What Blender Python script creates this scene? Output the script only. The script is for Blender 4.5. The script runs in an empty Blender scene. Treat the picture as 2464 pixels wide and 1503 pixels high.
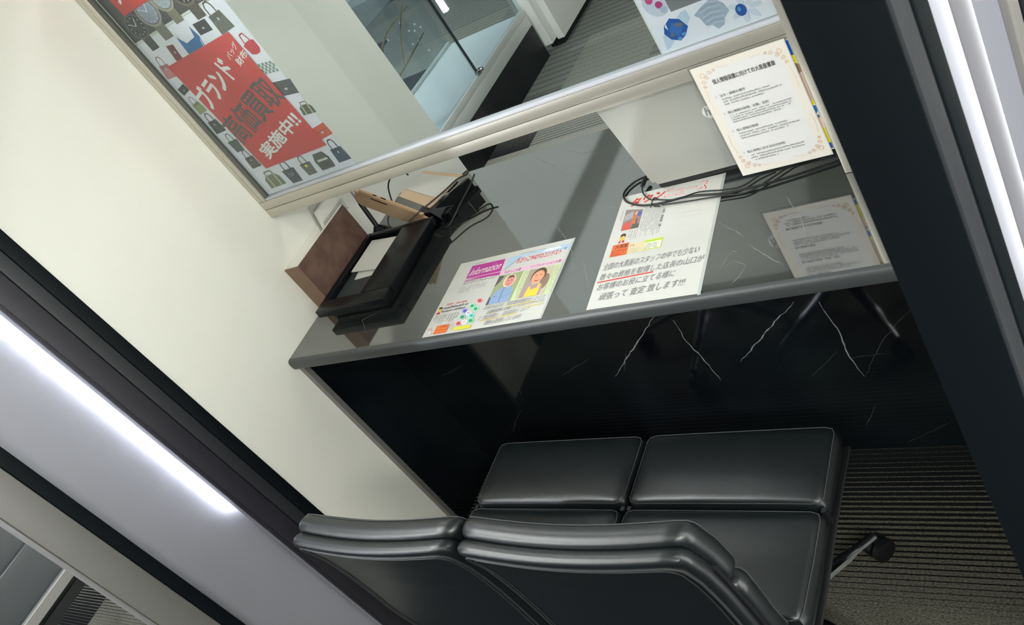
import bpy, bmesh, math, random
from mathutils import Vector, Matrix
random.seed(7)
S = bpy.context.scene
COL = S.collection
PI = math.pi

# ------------------------------------------------------------------ camera
RIGHT = Vector((0.7772114871, 0.3499516459, -0.5229494716))
DOWN = Vector((-0.1317081381, -0.7221973559, -0.6790316239))
FWD = Vector((-0.6153009601, 0.5966278778, -0.5152086023))
cam_d = bpy.data.cameras.new('camera')
cam = bpy.data.objects.new('camera', cam_d); COL.objects.link(cam)
rot = Matrix((RIGHT, -DOWN, -FWD)).transposed()
cam.matrix_world = Matrix.Translation((1.73231379, -0.97562638, 1.62)) @ rot.to_4x4()
cam_d.sensor_width = 36.0
cam_d.lens = 2090.73 / 2464 * 36.0
cam_d.clip_start = 0.02
cam_d.dof.use_dof = True; cam_d.dof.focus_distance = 1.75; cam_d.dof.aperture_fstop = 36
S.camera = cam
# ------------------------------------------------------------------ world, exposure
w = bpy.data.worlds.new('world'); S.world = w; w.use_nodes = True
w.node_tree.nodes['Background'].inputs[0].default_value = (0.9, 0.95, 1.0, 1)
w.node_tree.nodes['Background'].inputs[1].default_value = 0.15
S.view_settings.view_transform = 'Standard'; S.view_settings.look = 'None'
S.view_settings.exposure = 0.0; S.view_settings.gamma = 1.0
LAMP_REAR, LAMP_FRONT, LAMP_NEAR, LED, BOOTH = 50.0, 62.0, 4.0, 120.0, 6.5

# ------------------------------------------------------------------ materials
def srgb(r, g, b):
    f = lambda c: (c/255/12.92) if c/255 <= .04045 else ((c/255+.055)/1.055)**2.4
    return (f(r), f(g), f(b), 1)
def mat(name, col, rough=.5, metal=0.0, **k):
    m = bpy.data.materials.new(name); m.use_nodes = True
    b = m.node_tree.nodes['Principled BSDF']
    b.inputs['Base Color'].default_value = col if len(col) == 4 else (*col, 1)
    b.inputs['Roughness'].default_value = rough; b.inputs['Metallic'].default_value = metal
    for kk, v in k.items(): b.inputs[kk.replace('_', ' ')].default_value = v
    return m
def nodes(m): return m.node_tree.nodes, m.node_tree.links, m.node_tree.nodes['Principled BSDF']
def add_bump(m, scale, strength, dist=.001, detail=4, stretch=None):
    n, l, b = nodes(m)
    tc = n.new('ShaderNodeTexCoord'); no = n.new('ShaderNodeTexNoise'); bu = n.new('ShaderNodeBump')
    src = tc.outputs['Object']
    if stretch:
        mp = n.new('ShaderNodeMapping'); mp.inputs['Scale'].default_value = stretch
        l.new(src, mp.inputs[0]); src = mp.outputs[0]
    no.inputs['Scale'].default_value = scale; no.inputs['Detail'].default_value = detail
    bu.inputs['Strength'].default_value = strength; bu.inputs['Distance'].default_value = dist
    l.new(src, no.inputs[0]); l.new(no.outputs[0], bu.inputs['Height']); l.new(bu.outputs[0], b.inputs['Normal'])
    return no
def mottle(m, c0, c1, scale, detail=6, stretch=None, lo=.35, hi=.65):
    n, l, b = nodes(m)
    tc = n.new('ShaderNodeTexCoord'); no = n.new('ShaderNodeTexNoise'); r = n.new('ShaderNodeValToRGB')
    src = tc.outputs['Object']
    if stretch:
        mp = n.new('ShaderNodeMapping'); mp.inputs['Scale'].default_value = stretch
        l.new(src, mp.inputs[0]); src = mp.outputs[0]
    no.inputs['Scale'].default_value = scale; no.inputs['Detail'].default_value = detail
    r.color_ramp.elements[0].position = lo; r.color_ramp.elements[1].position = hi
    r.color_ramp.elements[0].color = (*c0[:3], 1); r.color_ramp.elements[1].color = (*c1[:3], 1)
    l.new(src, no.inputs[0]); l.new(no.outputs[0], r.inputs[0]); l.new(r.outputs[0], b.inputs['Base Color'])

M = {}
M['wall'] = mat('painted_wall', srgb(232, 232, 221), .55); add_bump(M['wall'], 260, .25, .0006)
M['room_wall'] = mat('shop_wall', srgb(225, 225, 222), .7); add_bump(M['room_wall'], 200, .1)
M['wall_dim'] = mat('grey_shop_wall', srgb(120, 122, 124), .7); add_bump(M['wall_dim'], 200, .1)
M['ceil'] = mat('ceiling_white', srgb(225, 228, 225), .8); add_bump(M['ceil'], 120, .1)
M['slab_dark'] = mat('dark_slab', srgb(70, 74, 78), .7); add_bump(M['slab_dark'], 120, .1)
M['marble_top'] = mat('polished_dark_stone', (.03, .034, .034), .045, 0, IOR=3.0)
mottle(M['marble_top'], (.015, .019, .018), (.036, .042, .040), 5.0)
M['marble_edge'] = mat('honed_stone_edge', (.05, .056, .057), .42, 0, IOR=1.6)
M['marble_front'] = mat('black_marble', (.004, .006, .008), .06, 0, IOR=1.5)
mottle(M['marble_front'], (.003, .004, .006), (.009, .013, .015), 3.0)
M['vein'] = mat('marble_vein', (.30, .31, .30), .1, 0, IOR=1.7)
M['vein_dim'] = mat('marble_vein_faint', (.055, .06, .06), .1)
M['vein_top'] = mat('marble_vein_top', (.16, .17, .165), .08, 0, IOR=2.1)
M['leather'] = mat('black_leather', (.0045, .0070, .0080), .37, 0, IOR=1.62); add_bump(M['leather'], 420, .22, .0006, 5)
M['leather_pipe'] = mat('leather_seam', (.03, .032, .033), .45)
M['thread'] = mat('grey_thread', (.05, .054, .058), .7)
M['tray_mat'] = mat('dark_grey_mat', (.045, .055, .058), .3); add_bump(M['tray_mat'], 300, .05)
M['chrome'] = mat('polished_chrome', (.42, .43, .44), .16, 1)
M['dark_metal'] = mat('dark_metal', (.03, .03, .034), .35, .6)
M['rubber'] = mat('black_plastic', (.006, .007, .008), .45); add_bump(M['rubber'], 500, .1)
M['gloss_black'] = mat('glossy_black_plastic', (.003, .0045, .006), .34, 0, Specular_IOR_Level=.25); add_bump(M['gloss_black'], 300, .05)
M['alu'] = mat('champagne_aluminium', srgb(206, 202, 188), .42, .6); add_bump(M['alu'], 400, .02, .0002)
M['alu_bright'] = mat('bright_aluminium', srgb(226, 226, 220), .3, .6)
M['groove'] = mat('gasket', (.12, .12, .10), .6)
M['gasket'] = mat('clear_gasket', srgb(205, 206, 214), .25)
M['brushed'] = mat('brushed_steel', (.38, .385, .43), .5, .35, Anisotropic=.3); add_bump(M['brushed'], 90, .15, .0004, 6, (4, 4, 60))
M['end_metal'] = mat('satin_steel_end', (.27, .262, .252), .5, .55); add_bump(M['end_metal'], 300, .08)
M['prof_black'] = mat('black_profile', (.004, .006, .008), .5, 0, Specular_IOR_Level=.15)
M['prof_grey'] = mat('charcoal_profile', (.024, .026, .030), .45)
M['prof_violet'] = mat('slate_profile', (.026, .025, .033), .45)
M['rail'] = mat('case_rail', srgb(215, 218, 214), .35, .3)
M['white_lam'] = mat('white_laminate', srgb(232, 231, 224), .4); add_bump(M['white_lam'], 100, .03)
M['plinth'] = mat('black_plinth', (.006, .007, .009), .4); add_bump(M['plinth'], 100, .05)
M['gold'] = mat('gold_aluminium', srgb(212, 182, 148), .36, .35)
M['tan'] = mat('tan_board', srgb(226, 198, 165), .6); add_bump(M['tan'], 80, .1)
M['brown_card'] = mat('brown_board', srgb(102, 78, 68), .6); mottle(M['brown_card'], srgb(88, 66, 57), srgb(112, 86, 74), 30)
M['brown_flange'] = mat('brown_board_light', srgb(132, 106, 86), .65); add_bump(M['brown_flange'], 90, .1)
M['card_white'] = mat('white_card', srgb(238, 236, 226), .6); add_bump(M['card_white'], 90, .05)
M['paper'] = mat('paper', srgb(222, 221, 212), .6)
M['laptop'] = mat('silver_laptop', srgb(186, 188, 180), .42, .3); add_bump(M['laptop'], 600, .03)
M['logo'] = mat('logo_chrome', srgb(244, 245, 240), .35)
M['logo_dark'] = mat('logo_cutout', srgb(160, 161, 152), .5)
M['cable'] = mat('black_cable', (.01, .011, .012), .42)
M['silver_pen'] = mat('silver_pen', (.55, .55, .54), .25, .9)
M['branch'] = mat('dry_branch', srgb(120, 104, 82), .8); mottle(M['branch'], srgb(96, 82, 66), srgb(170, 150, 110), 12)
M['bud'] = mat('white_bud', srgb(235, 235, 230), .6)

def glass(name, tint, ior=1.5, rough=0.0):
    m = bpy.data.materials.new(name); m.use_nodes = True
    n, l = m.node_tree.nodes, m.node_tree.links; n.clear()
    o = n.new('ShaderNodeOutputMaterial'); mx = n.new('ShaderNodeMixShader')
    t = n.new('ShaderNodeBsdfTransparent'); g = n.new('ShaderNodeBsdfGlossy'); fr = n.new('ShaderNodeLayerWeight')
    t.inputs[0].default_value = (*tint, 1); g.inputs['Roughness'].default_value = rough
    fr.inputs[0].default_value = .5; r0 = ((ior-1)/(ior+1))**2
    pw_ = n.new('ShaderNodeMath'); pw_.operation = 'POWER'; pw_.inputs[1].default_value = 5; l.new(fr.outputs['Facing'], pw_.inputs[0])
    ma = n.new('ShaderNodeMath'); ma.operation = 'MULTIPLY_ADD'; ma.inputs[1].default_value = 1-r0; ma.inputs[2].default_value = r0
    l.new(pw_.outputs[0], ma.inputs[0]); l.new(ma.outputs[0], mx.inputs[0]); l.new(t.outputs[0], mx.inputs[1]); l.new(g.outputs[0], mx.inputs[2])
    l.new(mx.outputs[0], o.inputs[0]); return m
M['glass'] = glass('clear_glass', (.93, .96, .96), 1.45)
M['case_glass'] = glass('blue_tinted_glass', (.88, .93, .95), 1.6)
M['film'] = glass('laminate_film', (.90, .90, .90), 1.4, .15)
M['film_edge'] = mat('laminate_edge', srgb(186, 190, 188), .25)
def emis(name, col, s):
    m = bpy.data.materials.new(name); m.use_nodes = True
    n, l = m.node_tree.nodes, m.node_tree.links; n.clear()
    o = n.new('ShaderNodeOutputMaterial'); e = n.new('ShaderNodeEmission')
    e.inputs[0].default_value = (*col, 1); e.inputs[1].default_value = s
    l.new(e.outputs[0], o.inputs[0]); return m
M['lamp_rear'] = emis('lamp_rear', (.97, .99, 1), LAMP_REAR)
M['glow_panel'] = emis('glow_panel', (.90, 1, .94), .85)
M['lamp_near'] = emis('lamp_near', (1, 1, .95), LAMP_NEAR)
M['lamp_front'] = emis('lamp_front', (1, 1, .945), LAMP_FRONT)
M['booth_fill'] = emis('booth_fill', (.97, 1, .96), BOOTH)
M['lamp_slim'] = emis('lamp_slim', (1, 1, .97), 2.5)
M['lamp_aisle'] = emis('lamp_aisle', (.97, 1, .98), 42.0)
M['led_dim'] = emis('led_tube_dim', (.86, .90, 1.0), LED*.13)
M['led'] = emis('led_tube', (.86, .90, 1.0), LED)
# print inks: flat colours stored per face
m = mat('printed_ink', (1, 1, 1), .5); n, l, b = nodes(m)
at = n.new('ShaderNodeAttribute'); at.attribute_name = 'ink'; l.new(at.outputs['Color'], b.inputs['Base Color'])
b.inputs['Coat Weight'].default_value = .25; b.inputs['Coat Roughness'].default_value = .12
M['ink'] = m
# carpet: pale yarn share rises from d0 at y0 to d1 at y1, woven as parallel rows
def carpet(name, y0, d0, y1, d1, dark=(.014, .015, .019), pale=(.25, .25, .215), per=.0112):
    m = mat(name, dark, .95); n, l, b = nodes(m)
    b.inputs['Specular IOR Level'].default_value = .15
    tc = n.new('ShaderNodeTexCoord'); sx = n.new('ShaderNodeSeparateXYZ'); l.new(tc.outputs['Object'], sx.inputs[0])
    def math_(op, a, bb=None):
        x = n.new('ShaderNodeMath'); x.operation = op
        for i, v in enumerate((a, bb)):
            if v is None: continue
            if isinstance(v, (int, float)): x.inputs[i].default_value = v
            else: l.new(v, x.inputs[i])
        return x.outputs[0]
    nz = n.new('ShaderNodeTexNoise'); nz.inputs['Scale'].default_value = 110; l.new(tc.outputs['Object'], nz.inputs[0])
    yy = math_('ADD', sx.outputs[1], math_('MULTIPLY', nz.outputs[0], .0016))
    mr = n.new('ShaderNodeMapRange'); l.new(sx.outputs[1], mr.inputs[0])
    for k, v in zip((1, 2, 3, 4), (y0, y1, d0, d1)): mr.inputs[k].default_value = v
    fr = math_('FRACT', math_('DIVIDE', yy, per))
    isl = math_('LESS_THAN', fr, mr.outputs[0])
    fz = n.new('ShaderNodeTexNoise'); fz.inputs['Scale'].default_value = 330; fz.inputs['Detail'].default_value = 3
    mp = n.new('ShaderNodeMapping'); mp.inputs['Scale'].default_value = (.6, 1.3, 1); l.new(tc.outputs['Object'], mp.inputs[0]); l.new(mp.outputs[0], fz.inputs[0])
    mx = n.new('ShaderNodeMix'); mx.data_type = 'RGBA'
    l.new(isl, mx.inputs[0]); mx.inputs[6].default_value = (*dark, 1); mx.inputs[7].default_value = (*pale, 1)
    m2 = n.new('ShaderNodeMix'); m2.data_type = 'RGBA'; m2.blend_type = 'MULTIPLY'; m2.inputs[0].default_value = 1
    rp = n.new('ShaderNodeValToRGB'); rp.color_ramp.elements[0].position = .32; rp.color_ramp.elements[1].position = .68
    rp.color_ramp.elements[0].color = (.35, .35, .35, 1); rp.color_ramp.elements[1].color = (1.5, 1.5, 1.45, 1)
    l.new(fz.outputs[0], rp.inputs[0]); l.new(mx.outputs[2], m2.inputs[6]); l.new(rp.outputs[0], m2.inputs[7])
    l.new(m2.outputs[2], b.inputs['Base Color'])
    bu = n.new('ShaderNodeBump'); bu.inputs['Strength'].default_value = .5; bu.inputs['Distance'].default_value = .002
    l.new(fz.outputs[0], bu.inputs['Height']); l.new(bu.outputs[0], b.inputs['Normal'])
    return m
CARPETS = [carpet('carpet_plain_dark', 0, 0, 1, 0), carpet('carpet_plain_pale', 2.0, .97, 4, .85, (.13, .13, .12), (.24, .24, .21), .05), carpet('carpet_fade', .21, .04, -.15, 1, (.008, .009, .010), (.115, .11, .088), .0125),  # fade tile yarns dimmed: shade near the counter put into the colour
           carpet('carpet_dark_lines', -.43, .06, -.24, .55), carpet('carpet_pale_lines', -.43, .97, -.24, .5),
           carpet('carpet_pale_rear', 2.0, .72, 2.30, 1.0, pale=(.22, .225, .195), per=.022), carpet('carpet_dark_rear', 2.06, 0, 2.30, .42), carpet('carpet_mid_rear', 2.3, .62, 4.3, .8, dark=(.14, .145, .14), pale=(.20, .205, .19), per=.06)]

# ------------------------------------------------------------------ geometry helpers
class MB:
    def __init__(s): s.v = []; s.f = []; s.m = []; s.smooth = []
    def add(s, vs, fs, mi=0, sm=False):
        o = len(s.v); s.v += [tuple(v) for v in vs]
        for f in fs: s.f.append([i+o for i in f]); s.m.append(mi); s.smooth.append(sm)
    def box(s, x0, x1, y0, y1, z0, z1, mi=0, bevel=0.0, seg=2):
        x0, x1 = sorted((x0, x1)); y0, y1 = sorted((y0, y1)); z0, z1 = sorted((z0, z1))
        if bevel <= 0:
            v = [(x, y, z) for x in (x0, x1) for y in (y0, y1) for z in (z0, z1)]
            s.add(v, [(0, 1, 3, 2), (4, 6, 7, 5), (0, 4, 5, 1), (2, 3, 7, 6), (0, 2, 6, 4), (1, 5, 7, 3)], mi); return
        bm = bmesh.new(); bmesh.ops.create_cube(bm, size=1)
        for v in bm.verts: v.co = Vector(((x0+x1)/2+v.co.x*(x1-x0), (y0+y1)/2+v.co.y*(y1-y0), (z0+z1)/2+v.co.z*(z1-z0)))
        bmesh.ops.bevel(bm, geom=list(bm.edges), offset=bevel, segments=seg, affect='EDGES', profile=.5)
        bm.verts.index_update(); s.add([v.co for v in bm.verts], [[v.index for v in f.verts] for f in bm.faces], mi, True); bm.free()
    def obox(s, O, A, B, C, mi=0):          # box from a corner and three edge vectors
        O, A, B, C = map(Vector, (O, A, B, C))
        v = [O+A*i+B*j+C*k for i in (0, 1) for j in (0, 1) for k in (0, 1)]
        f = [(0, 1, 3, 2), (4, 6, 7, 5), (0, 4, 5, 1), (2, 3, 7, 6), (0, 2, 6, 4), (1, 5, 7, 3)]
        if A.cross(B).dot(C) < 0: f = [q[::-1] for q in f]
        s.add(v, f, mi)
    def tube(s, pts, r, n=8, mi=0, caps=True, flat=None, smooth_pts=True):
        P = [Vector(p) for p in pts]
        if smooth_pts and len(P) > 2: P = catmull(P, 6)
        rings = []; up = Vector((0, 0, 1)); prev = None
        for i, p in enumerate(P):
            t = (P[min(i+1, len(P)-1)]-P[max(i-1, 0)]).normalized()
            if prev is None:
                a = t.cross(up); a = a if a.length > .05 else t.cross(Vector((1, 0, 0)))
            else: a = prev-t*prev.dot(t)
            a.normalize(); prev = a; bb = t.cross(a)
            rr = r[min(int(i/len(P)*len(r)), len(r)-1)] if isinstance(r, (list, tuple)) else r
            ra, rb = (rr, rr) if not flat else (rr, rr*flat)
            rings.append([p+a*math.cos(2*PI*k/n)*ra+bb*math.sin(2*PI*k/n)*rb for k in range(n)])
        vs = [v for rg in rings for v in rg]; fs = []
        for i in range(len(rings)-1):
            for k in range(n): fs.append((i*n+k, i*n+(k+1) % n, (i+1)*n+(k+1) % n, (i+1)*n+k))
        if caps: fs += [tuple(range(n))[::-1], tuple((len(rings)-1)*n+k for k in range(n))]
        s.add(vs, fs, mi, True)
    def lathe(s, c, prof, n=20, mi=0, axis='z'):
        vs = []; c = Vector(c)
        for r, h in prof:
            for k in range(n):
                a = 2*PI*k/n; q = (r*math.cos(a), r*math.sin(a), h)
                if axis == 'x': q = (q[2], q[0], q[1])
                if axis == 'y': q = (q[0], q[2], q[1])
                vs.append(c+Vector(q))
        fs = [(i*n+k, i*n+(k+1) % n, (i+1)*n+(k+1) % n, (i+1)*n+k) for i in range(len(prof)-1) for k in range(n)]
        fs += [tuple(range(n))[::-1], tuple((len(prof)-1)*n+k for k in range(n))]
        s.add(vs, fs, mi, True)
    def build(s, name, mats, parent=None, fix=True):
        me = bpy.data.meshes.new(name); off = parent_loc(parent)
        me.from_pydata([tuple(Vector(v)-off) for v in s.v], [], s.f)
        for x in (mats if isinstance(mats, (list, tuple)) else [mats]): me.materials.append(x)
        me.polygons.foreach_set('material_index', s.m); me.polygons.foreach_set('use_smooth', s.smooth)
        if fix:
            bm = bmesh.new(); bm.from_mesh(me); bmesh.ops.recalc_face_normals(bm, faces=list(bm.faces)); bm.to_mesh(me); bm.free()
        me.update()
        if any(s.smooth): me.set_sharp_from_angle(angle=math.radians(40))
        o = bpy.data.objects.new(name, me); COL.objects.link(o)
        if parent: o.parent = parent
        return o
def catmull(P, k):
    out = []
    for i in range(len(P)-1):
        p0, p1, p2, p3 = P[max(i-1, 0)], P[i], P[i+1], P[min(i+2, len(P)-1)]
        for j in range(k):
            t = j/k
            out.append(.5*((2*p1)+(p2-p0)*t+(2*p0-5*p1+4*p2-p3)*t*t+(3*p1-p0-3*p2+p3)*t**3))
    return out+[P[-1]]
def parent_loc(p):
    v = Vector((0, 0, 0))
    while p: v += p.location; p = p.parent
    return v
def thing(name, label, cat, loc, group=None):
    o = bpy.data.objects.new(name, None); COL.objects.link(o); o.location = loc; o.empty_display_size = .1
    return tag(o, label, cat, group)
def tag(o, label, cat, group=None):
    o['label'] = label; o['category'] = cat
    if group: o['group'] = group
    return o
def struct(o): o['kind'] = 'structure'; return o
def bx(name, mt, parent, *a, **k):
    q = MB(); q.box(*a, **k); return q.build(name, mt, parent)
def copy_tree(o, parent=None):
    c = o.copy(); COL.objects.link(c); c.parent = parent
    for ch in list(o.children): copy_tree(ch, c)
    return c

# ------------------------------------------------------------------ printed sheets
class Sheet:
    """printed marks on a flat sheet: P(a, b, h) places sheet coordinates in the room"""
    def __init__(s, P): s.P = P; s.v = []; s.f = []; s.c = []; s.h = .0004
    def poly(s, pts, col, step=True):
        if step: s.h += .00002
        o = len(s.v); s.v += [s.P(a, b, s.h) for a, b in pts]; s.f.append(list(range(o, o+len(pts)))); s.c.append(col)
    def rect(s, a0, b0, a1, b1, col): s.poly([(a0, b0), (a1, b0), (a1, b1), (a0, b1)], col)
    def ell(s, a, b, ra, rb, col, n=18, rot=0):
        s.poly([(a+ra*math.cos(t)*math.cos(rot)-rb*math.sin(t)*math.sin(rot), b+ra*math.cos(t)*math.sin(rot)+rb*math.sin(t)*math.cos(rot)) for t in [2*PI*i/n for i in range(n)]], col)
    def line(s, pts, wd, col, step=True):
        if step: s.h += .00002
        for (a, b), (c, d) in zip(pts, pts[1:]):
            L = math.hypot(c-a, d-b) or 1; nx, ny = -(d-b)/L*wd/2, (c-a)/L*wd/2
            s.poly([(a+nx, b+ny), (a-nx, b-ny), (c-nx, d-ny), (c+nx, d+ny)], col, False)
    def text(s, txt, a, b, wv, hv, col, bold=0.0, outline=None):
        """text with baseline start (a,b), baseline vector wv and height vector hv"""
        vs, fs = glyphs(txt, 0.0)
        x0 = min(v[0] for v in vs); x1 = max(v[0] for v in vs); y0 = min(v[1] for v in vs); y1 = max(v[1] for v in vs)
        s.h += .00002; W_ = x1-x0; H_ = (y1-y0) or 1
        k = bold*.62
        for dx, dy in (((0, 0),) if bold < .015 else ((-k, -k), (k, -k), (-k, k), (k, k))):
            o = len(s.v)
            for x, y in vs:
                u = (x+dx-x0+k)/(W_+2*k); t = (y+dy-y0+k)/(H_+2*k)
                s.v.append(s.P(a+wv[0]*u+hv[0]*t, b+wv[1]*u+hv[1]*t, s.h))
            for f in fs: s.f.append([i+o for i in f]); s.c.append(col)
            s.h += .000004
    def rows(s, a0, b1, a1, b0, n, col, fill=.55, gap=.25, cw=None, vertical=False):
        """rows of illegible small print"""
        s.h += .00002
        L = (b1-b0) if vertical else (a1-a0); D = (a1-a0) if vertical else (b1-b0)
        step = D/n; cw = cw or step*.8
        for i in range(n):
            p = 0.0; end = L*(random.uniform(.75, 1) if i < n-1 else random.uniform(.35, .8))
            while p < end:
                wd = cw*random.uniform(.5, 1.0); hh = step*fill*random.uniform(.6, 1); off = random.uniform(0, step*.15)
                if random.random() > gap*.4:
                    if vertical:
                        q = a1-step*(i+1)+off; s.poly([(q, b1-p-wd), (q+hh, b1-p-wd), (q+hh, b1-p), (q, b1-p)], col, False)
                    else:
                        q = b1-step*(i+1)+off; s.poly([(a0+p, q), (a0+p+wd, q), (a0+p+wd, q+hh), (a0+p, q+hh)], col, False)
                p += wd*1.22
    def build(s, name, parent):
        me = bpy.data.meshes.new(name); off = parent_loc(parent)
        me.from_pydata([tuple(Vector(v)-off) for v in s.v], [], s.f); me.materials.append(M['ink'])
        ca = me.color_attributes.new('ink', 'FLOAT_COLOR', 'CORNER')
        for p, c in zip(me.polygons, s.c):
            for li in p.loop_indices: ca.data[li].color = c
        me.update(); o = bpy.data.objects.new(name, me); COL.objects.link(o); o.parent = parent
        return o
_gl = {}
def glyphs(txt, bold):
    if (txt, bold) in _gl: return _gl[(txt, bold)]
    c = bpy.data.curves.new('glyphs', 'FONT'); c.body = txt; c.offset = bold; c.resolution_u = 3
    o = bpy.data.objects.new('glyphs', c); COL.objects.link(o)
    bpy.context.view_layer.update(); dg = bpy.context.evaluated_depsgraph_get()
    ev = o.evaluated_get(dg); me = ev.to_mesh()
    r = ([(v.co.x, v.co.y) for v in me.vertices], [list(p.vertices) for p in me.polygons])
    ev.to_mesh_clear(); bpy.data.objects.remove(o); bpy.data.curves.remove(c)
    _gl[(txt, bold)] = r; return r
INK = srgb(52, 52, 52); GREY = srgb(120, 120, 120); LGREY = srgb(165, 165, 162); WHITE = srgb(242, 241, 236)

# ================================================================== SETTING
# floor of carpet tiles
q = MB(); tx0, ty0 = -.62, 2.05
for i in range(-9, 11):
    for j in range(-15, 8):
        r = random.Random(i*91+j*17).random(); x, y = tx0+.5*i, ty0+.5*j
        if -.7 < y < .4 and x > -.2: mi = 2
        elif y <= -.7 and x > -.2: mi = 0
        elif -1.0 < y < 0 and x < -.2: mi = 4 if i in (-2, 0, -5, -7) else 3
        elif j < -1: mi = 0
        elif j == -1: mi = 1 if i != 1 else 5
        elif j == 0: mi = 6 if i == -1 else 5
        else: mi = 7 if r < .55 else (1 if r < .85 else 0)
        if (i, j) in ((0, 1), (1, 2)): mi = 1
        if (i, j) in ((-1, 1), (0, 2)): mi = 7
        q.add([(x, y, 0), (x+.5, y, 0), (x+.5, y+.5, 0), (x, y+.5, 0)], [(0, 1, 2, 3)], mi)
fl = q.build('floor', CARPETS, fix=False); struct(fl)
struct(bx('ceiling', M['ceil'], None, -5.12, 4.38, -5.45, 6.05, 2.7, 2.75))
struct(bx('wall_back', M['room_wall'], None, -5.12, 4.38, 6.05, 6.15, 0, 2.7))
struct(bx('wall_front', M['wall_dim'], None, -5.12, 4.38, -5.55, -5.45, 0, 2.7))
struct(bx('wall_left', M['room_wall'], None, -5.22, -5.12, -5.45, 6.05, 0, 2.7))
struct(bx('wall_right', M['room_wall'], None, 4.38, 4.48, -5.45, 6.05, 0, 2.7))
# booth partitions (inner faces at x=0 and the next one 1.65 further)
PITCH, TH = 1.65, .04
for nm, x in (('wall_partition_left', 0), ('wall_partition_right', PITCH)):
    struct(bx(nm, M['wall'], None, x-TH, x, -.225, .93, 0, 1.8))
# unseen dark slab added over the staff side to darken the counter reflection
struct(bx('unseen_slab_1', M['slab_dark'], None, -.25, 2.6, 1.9, 4.6, 2.45, 2.7))

# illuminated post that closes each partition towards the aisle
def light_post(x, label, z0, yE, cap, led, sidem, profm, TH=TH):
    t = thing('light_post', label, 'illuminated post', (x, -.43, 0), 'illuminated posts at the partition ends')
    H = 1.85
    a, bq = x-TH-.004, x+.006
    bx('black_edge_profile', M['prof_black'], t, a, bq, -.256, -.2252, 0, H, bevel=.003)
    bx('charcoal_profile', M['prof_grey'], t, a, bq-.002, -.2865, -.2565, 0, H, bevel=.002)
    q = MB(); q.box(a, bq+.002, -.336, -.289, 0, H, bevel=.004); q.box(x+.002, x+.0075, -.3435, -.335, 0, H, bevel=.001); q.build('slate_profile', M[profm], t)
    bx('lamp_cover', M['brushed'], t, x-.0135, x+.0018, -.3435, -.3415, 0, H)
    bx('brushed_panel', M['brushed'], t, x-TH+.002, x-.028, yE+.0005, -.3365, 0, H)
    bx('lamp_tube', M[led], t, x-.014, x-.002, -.3412, -.3365, z0, 1.8)
    bx('black_frame', M['prof_black'], t, a, bq, yE-.028, yE, 0, H, bevel=.002)
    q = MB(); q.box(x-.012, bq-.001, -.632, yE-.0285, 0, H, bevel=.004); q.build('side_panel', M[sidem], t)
    q = MB(); q.box(a+.002, x-.0125, -.632, yE-.0285, 0, H, bevel=.002); q.box(a+.002, bq-.003, -.6345, -.6322, 0, H, bevel=.001); q.build('end_cap', M[cap], t)
    q = MB(); q.box(x-TH-.014, x-TH-.0045, -.505, -.385, .28, 1.78, bevel=.002); q.build('booth_fill', M['booth_fill'], t)  # added glowing strip on the unseen face, fills the booth wall with light
    return t
light_post(0, 'brushed steel post with glowing vertical lamp strip ending the left white partition', .64, -.534, 'end_metal', 'led', 'end_metal', 'prof_violet')
light_post(PITCH, 'blurred brushed steel post with glowing lamp strip, cut off by the right picture edge', 1.0, -.575, 'prof_black', 'led_dim', 'prof_grey', 'end_metal', .0322)  # side panel charcoal instead of satin steel: shade put into its colour

# ------------------------------------------------------------------ counter
cw = thing('reception_counter', 'dark polished stone counter with black marble front between the two partitions', 'counter', (.8, .33, 0))
def veins(q, lst, plane, wd, mi):
    for pts in lst:
        P = [Vector((a, b, 0)) for a, b in pts]
        # jitter into a natural crack
        R = []
        for p0, p1 in zip(P, P[1:]):
            k = max(2, int((p1-p0).length/.012)); d = (p1-p0); nrm = Vector((-d.y, d.x, 0)).normalized()
            for i in range(k): R.append(p0+d*i/k+nrm*random.uniform(-.002, .002)*(0 if i == 0 else 1))
        R.append(P[-1])
        for i in range(len(R)-1):
            d = (R[i+1]-R[i]).normalized(); nrm = Vector((-d.y, d.x, 0))
            w0 = wd*(.35+.65*math.sin(PI*(i+.3)/len(R)))*random.uniform(.6, 1.3)/2; w1 = w0
            if i == len(R)-2: w1 = .0002
            c = [R[i]-nrm*w0, R[i+1]-nrm*w1, R[i+1]+nrm*w1, R[i]+nrm*w0]
            if plane == 'z': vs = [(p.x, p.y, .7402) for p in c]
            else: vs = [(p.x, .2398, p.y) for p in c]
            q.add(vs, [(0, 1, 2, 3)] if plane == 'z' else [(0, 1, 2, 3)], mi)
q = MB(); q.box(0.001, 1.6085, .012, .64, .71, .74, 0)
q.add([(x, y, z) for x in (.001, 1.6085) for y, z in ((.012, .74), (.006, .7395), (.0015, .736), (0, .73), (0, .718), (.002, .712), (.008, .7095), (.03, .7095))],
      [(k, k+1, 8+k+1, 8+k) for k in range(7)], 1, True)
T = [[(.485, .621), (.595, .538), (.678, .447)], [(.688, .302), (.763, .204), (.794, .137)], [(.801, .171), (.853, .078)], [(.758, .362), (.845, .301)],
     [(1.089, .191), (1.147, .136)], [(1.204, .227), (1.23, .18)], [(.244, .059), (.198, .107), (.265, .135)],
     [(1.117, .062), (1.133, .105), (1.15, .10)], [(1.118, .055), (1.14, .078), (1.165, .062)], [(1.165, .062), (1.158, .035), (1.148, .02)], [(1.155, .118), (1.20, .075), (1.235, .045)],
     [(1.24, .17), (1.255, .12), (1.262, .085)], [(.40, .43), (.36, .47), (.33, .50)], [(.60, .60), (.66, .56), (.70, .56)], [(.87, .56), (.82, .50), (.80, .45)]]
veins(q, T, 'z', .0019, 2)
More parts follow.
